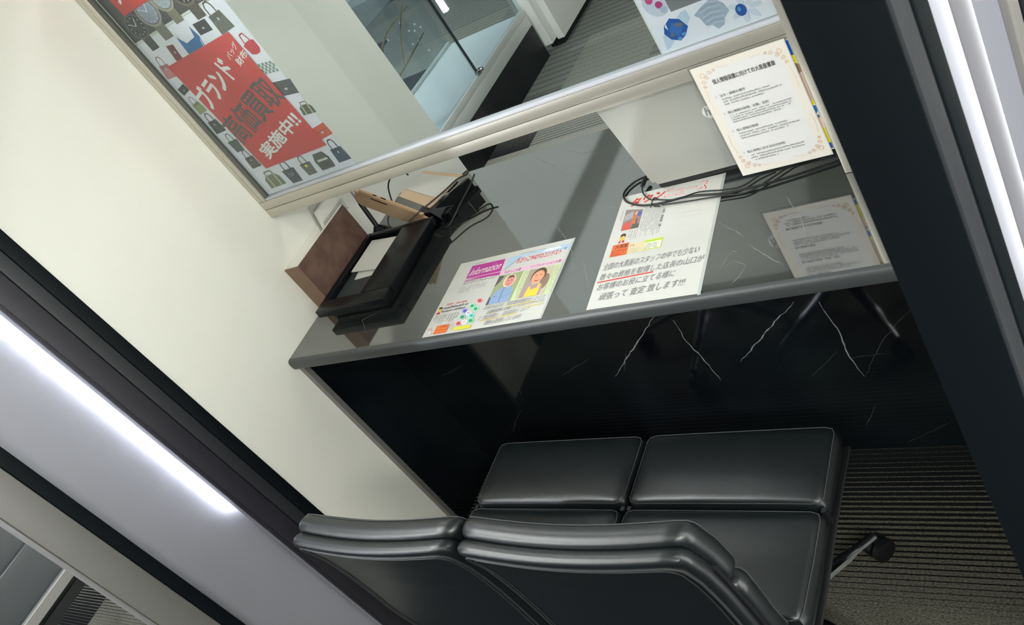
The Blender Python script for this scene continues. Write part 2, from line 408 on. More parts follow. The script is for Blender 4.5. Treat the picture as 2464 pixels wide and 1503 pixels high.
F_ = [[(.30, .19), (.36, .26), (.33, .33)], [(.50, .35), (.56, .30), (.58, .24)], [(1.0, .42), (.93, .36)], [(1.3, .30), (1.4, .36)]]
q.build('worktop', [M['marble_top'], M['marble_edge'], M['vein_top']], cw)
q = MB(); q.box(.018, 1.6085, .24, .26, 0, .7095)
V1 = [[(.821, .493), (.625, .317)], [(.856, .473), (.855, .406), (.868, .349), (.878, .269)], [(1.121, .477), (1.046, .412), (.947, .323)], [(1.167, .468), (1.177, .377), (1.173, .302), (1.183, .242)]]
V2 = [[(1.318, .415), (1.255, .351), (1.183, .242)], [(.279, .224), (.23, .183), (.187, .13)], [(1.155, .324), (1.077, .256)], [(1.176, .148), (1.138, .079)], [(1.307, .079), (1.201, .015)],
      [(.21, .416), (.106, .387)], [(.596, .39), (.478, .337)], [(.34, .347), (.317, .282)], [(1.177, .301), (1.242, .304)], [(.70, .40), (.66, .33)]]
veins(q, V1, 'y', .0026, 1); veins(q, V2, 'y', .0018, 2)
q.build('front_panel', [M['marble_front'], M['vein'], M['vein_dim']], cw)
bx('side_panel', M['marble_front'], cw, .0008, .0175, .026, .2395, 0, .7092)
bx('corner_trim', M['end_metal'], cw, .0008, .0178, .012, .0258, 0, .7092)
bx('back_panel', M['marble_front'], cw, .03, 1.58, .56, .58, 0, .709)
bx('shelf', M['marble_front'], cw, .03, 1.58, .261, .559, .40, .42)

# ------------------------------------------------------------------ glazed screen
sc = thing('glazed_screen', 'glass screen in a champagne aluminium frame hanging above the counter', 'glass screen', (.66, .262, .99))
Y0, Y1 = .252, .276
q = MB(); q.box(.0008, 1.6085, Y0, Y1, .990, 1.0135, bevel=.0008); q.box(.0008, 1.6085, Y0, Y1, 1.0150, 1.0365, bevel=.0008); q.build('bottom_rail', M['alu'], sc)
bx('groove_strip', M['groove'], sc, .0015, 1.6, Y0+.0015, Y1-.003, 1.0132, 1.0153)
q = MB(); q.box(.03, 1.303, Y0+.0015, Y1, 1.0368, 1.0415, bevel=.001); q.build('gasket', M['gasket'], sc)
q = MB(); q.box(.0008, .013, Y0, Y1, 1.037, 1.8, bevel=.001); q.box(.0143, .027, Y0, Y1, 1.037, 1.8, bevel=.001); q.build('left_stile', M['alu'], sc)
bx('gasket', M['groove'], sc, .0272, .0295, Y0+.004, Y1-.004, 1.042, 1.8)
q = MB(); q.box(1.3035, 1.333, Y0-.002, Y1, .7405, 1.8, bevel=.0015); q.build('post', M['alu'], sc)
bx('top_rail', M['alu'], sc, .0275, 1.303, Y0, Y1, 1.76, 1.8)
gp = MB(); gp.box(.0297, 1.3033, .2635, .2665, 1.0417, 1.7595); gp.build('glass_pane', M['glass'], sc)

def YP(y, side=-1):       # upright sheet facing the customer; coordinates are room x and z
    return lambda a, b, h: Vector((a, y-h, b))
# ------------------------------------------------------------------ bags poster
def bag(s, kind, a, b, sz, col, rot=0, hcol=None):
    hcol = hcol or tuple(c*.55 for c in col[:3])+(1,)
    cr, sr = math.cos(rot), math.sin(rot)
    R = lambda pts: [(a+(x*cr-y*sr)*sz, b+(x*sr+y*cr)*sz) for x, y in pts]
    dk = tuple(c*.7 for c in col[:3])+(1,)
    if kind in ('tote', 'kelly'):
        s.line(R([(-.25, .35), (-.24, .75), (-.12, .95), (.1, .95), (.22, .75), (.24, .35)]), sz*.07, hcol)
        top = .38 if kind == 'kelly' else .45
        s.poly(R([(-.5, -.5), (.5, -.5), (.42, .4), (-.42, .4)]) if kind == 'kelly' else R([(-.4, -.5), (.4, -.5), (.5, .4), (-.5, .4)]), col)
        if kind == 'kelly':
            s.poly(R([(-.42, .4), (.42, .4), (.3, .12), (-.3, .12)]), dk); s.poly(R([(-.05, .18), (.05, .18), (.05, .05), (-.05, .05)]), srgb(210, 205, 190))
        else: s.poly(R([(-.49, .3), (.49, .3), (.5, .4), (-.5, .4)]), dk)
    elif kind == 'wallet':
        s.poly(R([(-.6, -.38), (.6, -.38), (.6, .38), (-.6, .38)]), col); s.poly(R([(-.6, .0), (.6, .0), (.6, .06), (-.6, .06)]), dk); s.poly(R([(-.08, -.12), (.1, -.12), (.1, 0), (-.08, 0)]), srgb(190, 190, 186))
    elif kind == 'boston':
        s.line(R([(-.3, .2), (-.26, .6), (.26, .6), (.3, .2)]), sz*.06, hcol)
        s.poly(R([(-.65, -.4), (.65, -.4), (.6, .15), (.35, .38), (-.35, .38), (-.6, .15)]), col); s.poly(R([(-.35, -.4), (-.25, -.4), (-.25, .37), (-.35, .37)]), srgb(205, 198, 160)); s.poly(R([(.25, -.4), (.35, -.4), (.35, .37), (.25, .37)]), srgb(205, 198, 160))
    elif kind == 'pack':
        s.poly(R([(-.5, -.5), (.5, -.5), (.55, .1), (.35, .5), (-.35, .5), (-.55, .1)]), col); s.poly(R([(-.35, .0), (.4, .0), (.4, .12), (-.35, .12)]), srgb(215, 215, 210)); s.poly(R([(-.4, -.42), (.4, -.42), (.4, -.1), (-.4, -.1)]), dk)
    elif kind == 'blue':
        s.poly(R([(-.6, -.5), (.35, -.6), (.55, .1), (.45, .55), (.3, .15), (-.25, .1), (-.5, .45)]), col); s.poly(R([(-.5, .45), (-.4, .65), (-.3, .2)]), srgb(220, 220, 222)); s.poly(R([(.3, -.4), (.34, -.4), (.5, 0), (.46, 0)]), srgb(230, 230, 235))
    elif kind == 'check':
        s.poly(R([(-.6, -.35), (.6, -.35), (.6, .35), (-.6, .35)]), srgb(214, 220, 214))
        for i in range(8):
            for j in range(4):
                if (i+j) % 2: s.poly(R([(-.6+i*.15, -.35+j*.175), (-.45+i*.15, -.35+j*.175), (-.45+i*.15, -.175+j*.175), (-.6+i*.15, -.175+j*.175)]), srgb(128, 140, 134), i == 0)
    elif kind == 'bowl':
        s.line(R([(-.3, .2), (-.15, .85), (.15, .85), (.3, .2)]), sz*.08, col)
        s.poly(R([(-.5, .25), (-.4, -.35), (-.1, -.5), (.25, -.5), (.45, -.3), (.5, .25), (.2, .35), (-.2, .35)]), col)
pst = thing('poster', 'tall white poster of handbags around a red panel, behind the glass at left', 'poster', (.19, .2685, 1.042))
q = MB(); q.box(.031, .346, .2690, .2705, 1.0418, 1.4685); q.build('sheet', M['paper'], pst)
s = Sheet(YP(.2690)); RED = srgb(216, 70, 68)  # poster inks lightened toward white, painting in the haze of the glass
s.rect(.033, 1.0425, .3445, 1.4675, srgb(236, 234, 240))
G1, G2, G3, NV = srgb(92, 92, 88), srgb(70, 72, 74), srgb(112, 108, 100), srgb(58, 78, 104)
bag(s, 'kelly', .057, 1.395, .036, srgb(205, 130, 135), -.1); bag(s, 'wallet', .118, 1.419, .030, srgb(120, 60, 66), 1.4)
bag(s, 'blue', .185, 1.417, .058, srgb(38, 110, 165), 0); bag(s, 'wallet', .243, 1.434, .034, srgb(62, 62, 68), -.05)
bag(s, 'kelly', .297, 1.427, .046, srgb(112, 112, 104), .05); bag(s, 'bowl', .322, 1.357, .036, srgb(205, 60, 75), .1)
bag(s, 'check', .321, 1.306, .036, G1, -.15); bag(s, 'wallet', .323, 1.255, .045, srgb(84, 88, 90), -.15)
bag(s, 'boston', .334, 1.196, .030, srgb(96, 98, 82), -.1); bag(s, 'wallet', .325, 1.139, .040, srgb(214, 92, 70), .1)
bag(s, 'kelly', .326, 1.078, .040, NV, .0); bag(s, 'pack', .268, 1.076, .044, G1, 0); bag(s, 'tote', .213, 1.072, .036, G3, 0); s.rect(.208, 1.075, .216, 1.082, srgb(220, 220, 70))
bag(s, 'tote', .152, 1.070, .042, srgb(78, 88, 98), 0); bag(s, 'boston', .087, 1.073, .044, srgb(130, 132, 112), 0)
s.rows(.141, 1.077, .163, 1.068, 2, srgb(190, 195, 200), .4, .3, .003)
bag(s, 'wallet', .056, 1.345, .024, G2, .2); bag(s, 'kelly', .056, 1.297, .030, srgb(150, 160, 110), .1, srgb(170, 120, 160))
bag(s, 'kelly', .058, 1.244, .036, G2, .0); bag(s, 'tote', .066, 1.185, .034, G1, .0); bag(s, 'kelly', .072, 1.135, .034, srgb(84, 84, 80), 0)
s.poly([(.068, 1.402), (.296, 1.403), (.300, 1.318), (.311, 1.107), (.094, 1.107)], RED)
s.text('ブランド', .086, 1.276, (.150, .046), (-.016, .054), WHITE, .045)
s.text('バッグ', .246, 1.352, (.046, .018), (-.003, .014), WHITE, .02)
s.text('財布', .258, 1.332, (.042, .014), (-.003, .017), WHITE, .03)
s.text('高価買取', .092, 1.176, (.212, .058), (-.018, .072), srgb(92, 84, 84), .022)
s.text('実施中!!', .127, 1.122, (.172, .052), (-.010, .036), WHITE, .045)
s.build('print', pst)
# watch poster above it
pw = thing('poster', 'dark poster of wristwatches with a red corner, cut by the top picture edge', 'poster', (.19, .2685, 1.471))
q = MB(); q.box(.031, .346, .2690, .2705, 1.470, 1.70); q.build('sheet', M['paper'], pw)
s = Sheet(YP(.2690)); s.rect(.036, 1.474, .341, 1.698, srgb(74, 72, 74))
def watch(a, b, r, face, ring):
    s.poly([(a-r*.45, b-r*1.9), (a+r*.45, b-r*1.9), (a+r*.55, b+r*1.9), (a-r*.55, b+r*1.9)], tuple(c*.6 for c in ring[:3])+(1,))
    s.ell(a, b, r, r, ring, 28); s.ell(a, b, r*.82, r*.82, srgb(40, 40, 44), 28); s.ell(a, b, r*.78, r*.78, face, 28)
    for k in range(12):
        t = k*PI/6; s.line([(a+r*.6*math.cos(t), b+r*.6*math.sin(t)), (a+r*.72*math.cos(t), b+r*.72*math.sin(t))], r*.06, srgb(200, 200, 205), k == 0)
    for dx, dy in ((.35, 0), (-.35, 0), (0, -.35)): s.ell(a+dx*r, b+dy*r, r*.2, r*.2, ring, 14); s.ell(a+dx*r, b+dy*r, r*.15, r*.15, face, 14)
    s.line([(a, b), (a+r*.3, b+r*.5)], r*.07, srgb(225, 225, 228)); s.line([(a, b), (a-r*.5, b+r*.35)], r*.05, srgb(225, 225, 228))
watch(.078, 1.500, .030, srgb(56, 56, 62), srgb(92, 92, 96)); watch(.138, 1.512, .034, srgb(150, 158, 176), srgb(156, 152, 140))
watch(.200, 1.520, .030, srgb(160, 170, 180), srgb(160, 152, 128)); watch(.262, 1.510, .032, srgb(60, 56, 54), srgb(110, 100, 90)); watch(.312, 1.525, .028, srgb(180, 180, 176), srgb(120, 120, 118))
s.poly([(.060, 1.70), (.072, 1.5285), (.178, 1.5285), (.190, 1.70)], RED)
s.text('ス', .088, 1.548, (.040, .012), (-.004, .04), WHITE, .045)
s.build('print', pw)
# gem poster
pg = thing('poster', 'white poster of blue and pink gemstones behind the glass at right', 'poster', (1.2, .2685, 1.042))
q = MB(); q.box(1.1005, 1.3025, .2690, .2722, 1.0418, 1.32); q.build('sheet', M['paper'], pg)
s = Sheet(YP(.2690)); s.rect(1.1035, 1.043, 1.3015, 1.3195, srgb(236, 234, 240))
BL, BL2, PB = srgb(44, 92, 165), srgb(96, 150, 205), srgb(196, 212, 228)
s.ell(1.131, 1.128, .021, .024, srgb(205, 208, 222), 14, .3)
for dx, dy, c in ((-.008, .008, srgb(205, 80, 130)), (.004, -.004, srgb(190, 60, 120)), (.010, .010, srgb(214, 110, 150)), (-.003, .018, srgb(200, 70, 125)), (.008, -.014, srgb(180, 185, 205))): s.ell(1.131+dx, 1.128+dy, .0065, .0065, c, 8)
s.poly([(1.148, 1.106), (1.208, 1.1055), (1.209, 1.17), (1.147, 1.17)], srgb(128, 128, 128))
s.poly([(1.113, 1.047), (1.122, 1.050), (1.134, 1.060), (1.128, 1.072), (1.117, 1.073)], PB); s.poly([(1.150, 1.093), (1.162, 1.076), (1.172, 1.085), (1.171, 1.101), (1.162, 1.100)], PB)
s.poly([(1.140, 1.097), (1.126, 1.087), (1.121, 1.075), (1.128, 1.062), (1.142, 1.055), (1.153, 1.061), (1.163, 1.074), (1.155, 1.090)], BL)
s.poly([(1.141, 1.090), (1.130, 1.076), (1.142, 1.062), (1.155, 1.075)], srgb(62, 112, 182)); s.poly([(1.127, 1.086), (1.131, 1.090), (1.130, 1.079)], WHITE); s.ell(1.151, 1.064, .004, .003, BL2, 8); s.ell(1.150, 1.082, .008, .004, srgb(110, 116, 128), 8, -.3); s.ell(1.133, 1.069, .004, .004, srgb(110, 116, 128), 8); s.ell(1.142, 1.059, .004, .003, BL2, 8)
s.poly([(1.213, 1.103), (1.196, 1.097), (1.179, 1.087), (1.186, 1.079), (1.190, 1.064), (1.200, 1.061), (1.206, 1.052), (1.218, 1.056), (1.222, 1.066), (1.233, 1.075), (1.229, 1.09), (1.222, 1.098)], srgb(172, 182, 196))
for k in range(9):
    y = 1.060+k*.0045; s.line([(1.188+(k % 3)*.003, y), (1.205, y+.004), (1.224-(k % 2)*.004, y+.001)], .0009, srgb(142, 152, 168) if k % 2 else srgb(206, 212, 222))
for k in range(7):
    t = k*2*PI/7; s.ell(1.257+.016*math.cos(t), 1.070+.015*math.sin(t), .010, .0045, srgb(214, 218, 232), 10, t)
s.ell(1.250, 1.069, .0085, .0105, BL, 12); s.ell(1.248, 1.071, .003, .004, BL2, 8)
s.ell(1.125, 1.2, .02, .02, PB); s.ell(1.26, 1.19, .022, .018, srgb(190, 90, 140)); s.ell(1.24, 1.27, .02, .02, BL2)
s.build('print', pg)

# ------------------------------------------------------------------ laminated notices hung under the rail
def film(q, a0, a1, b0, b1, y): q.box(a0, a1, y, y+.0006, b0, b1)
pb = thing('laminated_flyer', 'blue and yellow flyer mostly hidden behind the privacy notice', 'flyer', (1.225, .2505, .79))
q = MB(); film(q, 1.155, 1.3032, .7935, 1.0065, .2508); q.build('sheet', M['paper'], pb)
s = Sheet(YP(.2508)); BLU, YEL, TAN = srgb(18, 92, 178), srgb(244, 226, 20), srgb(226, 190, 165)
s.rect(1.157, .7945, 1.3025, 1.0055, srgb(246, 240, 225)); s.rect(1.157, .979, 1.3025, 1.0055, BLU); s.rect(1.157, .964, 1.3025, .979, YEL)
s.poly([(1.27, .894), (1.3025, .893), (1.3025, .945), (1.29, .964), (1.27, .964)], TAN); s.ell(1.300, .955, .006, .009, srgb(150, 120, 95)); s.rect(1.157, .885, 1.3025, .893, YEL)
s.poly([(1.28, .866), (1.2945, .863), (1.3025, .872), (1.3025, .883), (1.28, .885)], srgb(30, 120, 200)); s.ell(1.2985, .852, .006, .013, srgb(240, 205, 180)); s.ell(1.3005, .862, .0015, .003, BLU); s.rect(1.157, .808, 1.3025, .839, YEL); s.rect(1.157, .7965, 1.3025, .808, BLU)
s.rows(1.285, .806, 1.302, .799, 1, WHITE, .6, .2, .004)
s.build('print', pb)
pp = thing('laminated_notice', 'laminated white notice with ornate peach corners and black heading, hung from the rail', 'notice', (1.22, .2490, .784))
q = MB(); q.box(1.1405, 1.2985, .2494, .2499, .7845, 1.0105); q.build('sheet', M['paper'], pp)
q = MB(); q.box(1.1370, 1.3015, .2500, .2504, .781, 1.0135); q.build('laminate_border', M['film'], pp)
s = Sheet(YP(.2494)); s.rect(1.1415, .7855, 1.2975, 1.0095, srgb(240, 239, 234)); PE = srgb(238, 214, 188)
s.rect(1.1415, .7855, 1.2975, 1.0095, srgb(244, 238, 226))
s.poly([(1.158, .805), (1.164, .797), (1.275, .797), (1.281, .805), (1.283, .99), (1.277, .999), (1.162, .999), (1.156, .99)], srgb(240, 239, 236))
for cx, cy, sx, sy in ((1.157, .994, 1, -1), (1.284, .994, -1, -1), (1.157, .803, 1, 1), (1.284, .803, -1, 1)):
    for dx, dy, r in ((0, 0, .006), (.012, -.002, .004), (-.003, .012, .0042), (.020, -.004, .0028), (-.005, .021, .003), (.004, .005, .004)):
        pts = []
        for k in range(16):
            t = k*.55; rr = r*(1-k/20); pts.append((cx+sx*(dx+rr*math.cos(t)), cy+sy*(dy+rr*math.sin(t))))
        s.line(pts, .0011, srgb(232, 196, 160))
    s.line([(cx-sx*.006, cy+sy*.03), (cx-sx*.009, cy+sy*.05), (cx-sx*.007, cy+sy*.07)], .0007, PE); s.line([(cx+sx*.026, cy-sy*.006), (cx+sx*.045, cy-sy*.004)], .0007, PE)
s.text('個人情報保護に向けての大黒屋憲章', 1.167, .9725, (.105, 0), (0, .0095), INK, .016)
for n_, t_, bb, wd in (('1.', '法令・規範の遵守', .9475, .044), ('2.', '個人情報の取得、収集、目的', .9135, .070), ('3.', '個人情報の管理', .8765, .038), ('4.', '個人情報に対する社内体制', .8295, .066)):
    s.text(n_, 1.1605, bb, (.0028, 0), (0, .0038), GREY, .01); s.text(t_, 1.1675, bb-.0008, (wd, 0), (0, .0052), GREY, .02)
for b1, b0, n_ in ((.9455, .930, 3), (.9115, .894, 4), (.8745, .859, 3), (.827, .811, 3)): s.rows(1.169, b1, 1.277, b0, n_, LGREY, .5, .3, .0030)
s.build('print', pp)

# ------------------------------------------------------------------ laminated sheets lying on the counter
def ZP(O, U, V):
    O, U, V = Vector((*O, .7405)), Vector((*U, 0)), Vector((*V, 0))
    return lambda a, b, h: O+U*a+V*b+Vector((0, 0, h))
def quadslab(q, O, U, V, a0, a1, b0, b1, z0, z1):
    P = [Vector(O)+Vector(U)*a+Vector(V)*b for a, b in ((a0, b0), (a1, b0), (a1, b1), (a0, b1))]
    q.add([(p.x, p.y, z) for z in (z0, z1) for p in P], [(3, 2, 1, 0), (4, 5, 6, 7), (0, 1, 5, 4), (1, 2, 6, 5), (2, 3, 7, 6), (3, 0, 4, 7)])
O1, U1, V1_ = (.4524, .011), (.312, .0017), (-.0065, .2275)
p1 = thing('laminated_flyer', 'landscape laminated leaflet with magenta title box and two toddler portraits on the counter', 'leaflet', (.605, .125, .7403))
q = MB(); quadslab(q, O1, U1, V1_, 0, .992, 0, 1, .7403, .7408); q.build('sheet', M['paper'], p1)
q = MB(); quadslab(q, O1, U1, V1_, .9925, 1.008, -.004, 1.004, .7403, .7407); q.build('laminate_border', M['film_edge'], p1)
s = Sheet(ZP(O1, U1, V1_)); s.rect(.002, .002, .990, .998, srgb(212, 212, 206))
MG = srgb(190, 40, 150)
s.poly([(.137, .73), (.459, .69), (.443, .918), (.137, .92)], MG)
s.rect(.137, .70, .452, .712, MG); s.rect(.135, .735, .455, .741, WHITE)
s.text('Information', .150, .765, (.272, .02), (.02, .105), WHITE, .01)
s.text('ヨコハマインフォメーション', .137, .650, (.30, .006), (.004, .045), srgb(70, 70, 78), .02)
s.rows(.133, .635, .42, .54, 4, LGREY, .45, .3, .012); s.rows(.15, .965, .40, .935, 1, LGREY, .5, .3, .012); s.rows(.56, .955, .98, .93, 1, LGREY, .5, .3, .012)
s.poly([(.474, .916), (.75, .93), (.99, .935), (.99, .86), (.85, .87), (.70, .905), (.56, .87), (.484, .75)], srgb(176, 208, 232)); s.poly([(.76, .90), (.86, .885), (.93, .905), (.90, .925), (.8, .925)], srgb(238, 244, 248))
s.line([(.482, .745), (.59, .895)], .008, srgb(150, 150, 150))
s.text('ちびっこPHOTOコンテスト', .565, .805, (.37, .004), (.004, .075), srgb(214, 40, 90), .03)
s.rect(.945, .845, .965, .905, WHITE); s.text('特集', .945, .85, (.025, 0), (0, .05), srgb(50, 70, 150), .02)
s.rect(.47, .685, .983, .735, srgb(240, 190, 216)); s.text('ちびっこ大賞', .50, .690, (.14, 0), (0, .04), srgb(90, 60, 80), .02); s.text('インフォメーション大賞', .72, .692, (.25, 0), (0, .036), srgb(110, 70, 90), .02)
s.rect(.674, .292, .738, .672, srgb(214, 226, 176)); s.rect(.915, .29, .988, .675, srgb(196, 222, 180)); s.rect(.69, .30, .985, .672, srgb(210, 224, 178))
s.rows(.69, .66, .735, .30, 4, srgb(150, 160, 120), .4, .3, .012, True); s.rows(.945, .66, .985, .30, 4, srgb(150, 160, 120), .4, .3, .012, True)
# portrait of a toddler in a pale blue hooded coat
s.rect(.468, .290, .672, .672, srgb(168, 176, 128)); s.poly([(.468, .52), (.50, .58), (.52, .66), (.468, .672)], srgb(96, 88, 92)); s.poly([(.468, .29), (.52, .29), (.50, .36), (.468, .40)], srgb(86, 84, 96))
s.poly([(.49, .292), (.485, .40), (.515, .48), (.57, .505), (.63, .49), (.662, .42), (.655, .292)], srgb(150, 176, 214)); s.line([(.57, .50), (.565, .42), (.575, .30)], .006, srgb(100, 116, 158)); s.line([(.49, .40), (.54, .38)], .005, srgb(110, 130, 170)); s.line([(.655, .40), (.60, .37), (.58, .36)], .005, srgb(110, 130, 170))
s.ell(.585, .575, .052, .088, srgb(236, 214, 190), 20, .1); s.ell(.588, .567, .038, .068, srgb(232, 150, 140), 20, .1); s.poly([(.555, .60), (.565, .645), (.60, .648), (.625, .60), (.60, .615), (.575, .612)], srgb(110, 76, 66)); s.ell(.577, .575, .005, .007, INK, 8); s.ell(.603, .577, .005, .007, INK, 8); s.line([(.58, .532), (.59, .527), (.602, .533)], .005, srgb(170, 60, 70))
# portrait of a laughing toddler in yellow dungarees
s.rect(.735, .300, .938, .665, srgb(206, 198, 176)); s.rect(.735, .30, .80, .665, srgb(176, 160, 148)); s.ell(.90, .47, .035, .10, srgb(146, 120, 104), 14)
s.poly([(.755, .302), (.76, .40), (.79, .45), (.87, .46), (.90, .42), (.905, .302)], srgb(190, 150, 158)); s.poly([(.775, .302), (.785, .42), (.80, .44), (.81, .39), (.855, .40), (.865, .455), (.882, .44), (.885, .302)], srgb(240, 214, 70))
s.ell(.832, .565, .060, .098, srgb(94, 64, 50), 22); s.ell(.830, .545, .050, .082, srgb(236, 168, 130), 22); s.line([(.805, .565), (.817, .572)], .006, srgb(90, 50, 46)); s.line([(.842, .573), (.855, .566)], .006, srgb(90, 50, 46)); s.ell(.830, .505, .016, .014, srgb(176, 60, 66), 12); s.ell(.830, .510, .013, .005, WHITE, 8)
# small column, cartoon head, gem rounds
s.rows(.084, .425, .342, .390, 1, srgb(226, 110, 110), .6, .3, .012); s.rows(.067, .385, .35, .300, 2, GREY, .6, .3, .016); s.rows(.03, .27, .26, .15, 9, LGREY, .4, .3, .01, True)
s.ell(.040, .345, .018, .030, srgb(240, 196, 90), 14); s.poly([(.022, .355), (.03, .38), (.052, .378), (.058, .352)], srgb(60, 48, 44)); s.poly([(.022, .285), (.03, .312), (.052, .312), (.058, .285)], srgb(200, 60, 50))
for (a, b), c in zip([(.393, .37), (.346, .314), (.394, .264), (.3, .262), (.344, .227), (.385, .181), (.305, .183), (.298, .104), (.347, .11), (.402, .114)],
                     [srgb(196, 80, 90), srgb(70, 176, 130), srgb(70, 176, 130), srgb(90, 90, 190), srgb(200, 206, 206), srgb(80, 186, 180), srgb(60, 150, 120), srgb(210, 80, 90), srgb(220, 214, 216), srgb(50, 170, 110)]):
    s.ell(a, b, .024, .036, tuple(min(1, x*1.6+.25) for x in c[:3])+(1,), 14, .6); s.ell(a, b, .016, .024, c, 12, .6)
s.rect(.100, .012, .215, .120, srgb(240, 122, 50)); s.text('大黒屋', .125, .085, (.08, 0), (0, .028), srgb(180, 70, 20), .02); s.rows(.108, .075, .208, .02, 2, srgb(222, 90, 30), .5, .1, .02)
s.rect(.278, .018, .428, .060, srgb(226, 226, 60)); s.rows(.22, .12, .27, .02, 4, LGREY, .4, .3, .01, True); s.rows(.03, .11, .09, .08, 1, srgb(226, 130, 120), .5, .2, .01); s.ell(.06, .04, .02, .02, srgb(226, 226, 226), 12)
HW = srgb(124, 124, 126)
s.text('店長の山口は『宝石鑑定査定士』という', .468, .225, (.49, .012), (.012, .05), HW); s.text('超難関資格に合格したプロのバイヤーです。', .515, .160, (.455, .030), (.012, .050), HW)
s.text('又『遺品整理士』『遺品査定士』という', .458, .095, (.41, .026), (.012, .050), HW); s.text('資格も取得しています。', .535, .020, (.30, .014), (.014, .055), HW)
s.line([(.668, .214), (.90, .224)], .007, srgb(236, 214, 60)); s.line([(.82, .168), (.972, .176)], .007, srgb(236, 214, 60)); s.line([(.49, .086), (.62, .095)], .008, srgb(226, 190, 60)); s.line([(.64, .096), (.78, .104)], .008, srgb(236, 214, 60))
s.build('print', p1)

O2, U2, V2_ = (.868, .0131), (.2285, -.004), (-.026, .3285)
p2 = thing('laminated_flyer', 'portrait laminated newsletter page with red banner title and handwritten lines under the laptop cable', 'leaflet', (.965, .175, .7403))
q = MB(); quadslab(q, O2, U2, V2_, 0, .975, .006, 1, .7403, .7408); q.build('sheet', M['paper'], p2)
q = MB(); quadslab(q, O2, U2, V2_, .9752, 1.0, -.004, 1.004, .7403, .7407); q.build('laminate_border', M['film_edge'], p2)
s = Sheet(ZP(O2, U2, V2_)); s.rect(.003, .008, .973, .998, srgb(212, 212, 206)); OR = srgb(214, 52, 28)
s.text('タウン', .105, .875, (.335, .03), (.01, .075), OR, .06)
s.text('ニュース', .445, .888, (.40, .0), (.012, .078), OR, .05); s.text('ニュース', .453, .892, (.384, .0), (.012, .069), srgb(240, 238, 234), .0)
s.poly([(.083, .856), (.264, .826), (.27, .654), (.093, .654)], srgb(150, 132, 128)); s.poly([(.10, .655), (.10, .72), (.17, .735), (.19, .655)], srgb(214, 90, 70)); s.poly([(.19, .655), (.20, .74), (.235, .75), (.24, .70), (.268, .69), (.268, .655)], srgb(90, 96, 84)); s.poly([(.20, .80), (.215, .76), (.225, .70), (.19, .70), (.185, .78)], srgb(224, 110, 60)); s.ell(.24, .79, .022, .024, srgb(84, 104, 168), 12); s.poly([(.09, .80), (.17, .83), (.18, .76), (.10, .74)], srgb(176, 170, 176)); s.ell(.205, .80, .014, .018, srgb(222, 170, 140), 12)
s.rows(.285, .845, .50, .56, 12, LGREY, .42, .3, .01, True); s.rows(.19, .64, .285, .555, 4, LGREY, .42, .3, .01, True); s.rows(.47, .78, .51, .55, 1, GREY, .6, .2, .02, True); s.rows(.05, .85, .07, .65, 1, LGREY, .5, .3, .01, True)
s.ell(.137, .585, .026, .030, srgb(240, 190, 70), 16); s.poly([(.11, .590), (.115, .618), (.14, .625), (.165, .615), (.166, .592), (.14, .603)], srgb(60, 46, 40)); s.poly([(.105, .540), (.118, .562), (.16, .562), (.17, .540)], srgb(196, 54, 46)); s.rect(.132, .541, .142, .560, WHITE)
s.rect(.065, .424, .225, .530, srgb(222, 108, 52)); s.text('大黒屋', .095, .492, (.12, 0), (.003, .032), srgb(84, 34, 20), .02); s.rows(.075, .485, .215, .43, 3, srgb(196, 74, 26), .55, .1, .02)
s.rect(.228, .428, .378, .518, srgb(228, 216, 176)); s.text('でも', .237, .485, (.05, 0), (0, .022), srgb(222, 80, 60), .02); s.rows(.24, .475, .37, .435, 3, srgb(190, 180, 140), .4, .3, .01)
s.rect(.379, .430, .548, .520, srgb(226, 232, 90)); s.rect(.385, .436, .543, .497, srgb(232, 236, 214)); s.rect(.385, .500, .543, .512, srgb(170, 210, 70)); s.rows(.39, .492, .54, .438, 4, GREY, .4, .3, .012)
s.text('全国の大黒屋のスタッフの中でも少ない', .035, .315, (.87, .012), (.012, .058), HW)
s.text('数々の資格を取得した店長の山口が', .03, .232, (.93, .014), (.012, .055), HW); s.line([(.024, .218), (.541, .232)], .009, srgb(220, 60, 56))
s.text('お客様のお役に立てる様に', .04, .148, (.70, .018), (.012, .055), HW)
s.text('頑張って 査定 致します!!!', .085, .062, (.755, .020), (.014, .060), HW)
for a, b in ((.64, .70), (.66, .66), (.65, .585)): s.rows(a, b+.02, a+.28, b, 1, srgb(206, 206, 204), .4, .6, .012)
s.build('print', p2)

# ------------------------------------------------------------------ laptop
lt = thing('laptop', 'open silver laptop seen from behind, round logo on its lid', 'laptop', (1.105, .45, .7405))
q = MB(); q.box(.925, 1.285, .345, .575, .7425, .7565, bevel=.004); q.build('base', M['laptop'], lt)
for x in (.95, 1.26):
    for y in (.36, .56): q = MB(); q.lathe((x, y, .7405), [(.006, 0), (.006, .0019)], 12); q.build('rubber_foot', M['rubber'], lt)
q = MB(); q.box(.94, 1.27, .372, .50, .7566, .7572); q.build('keyboard', M['rubber'], lt)
q = MB(); q.box(.932, 1.278, .335, .347, .744, .7585, bevel=.003); q.build('hinge', M['rubber'], lt)
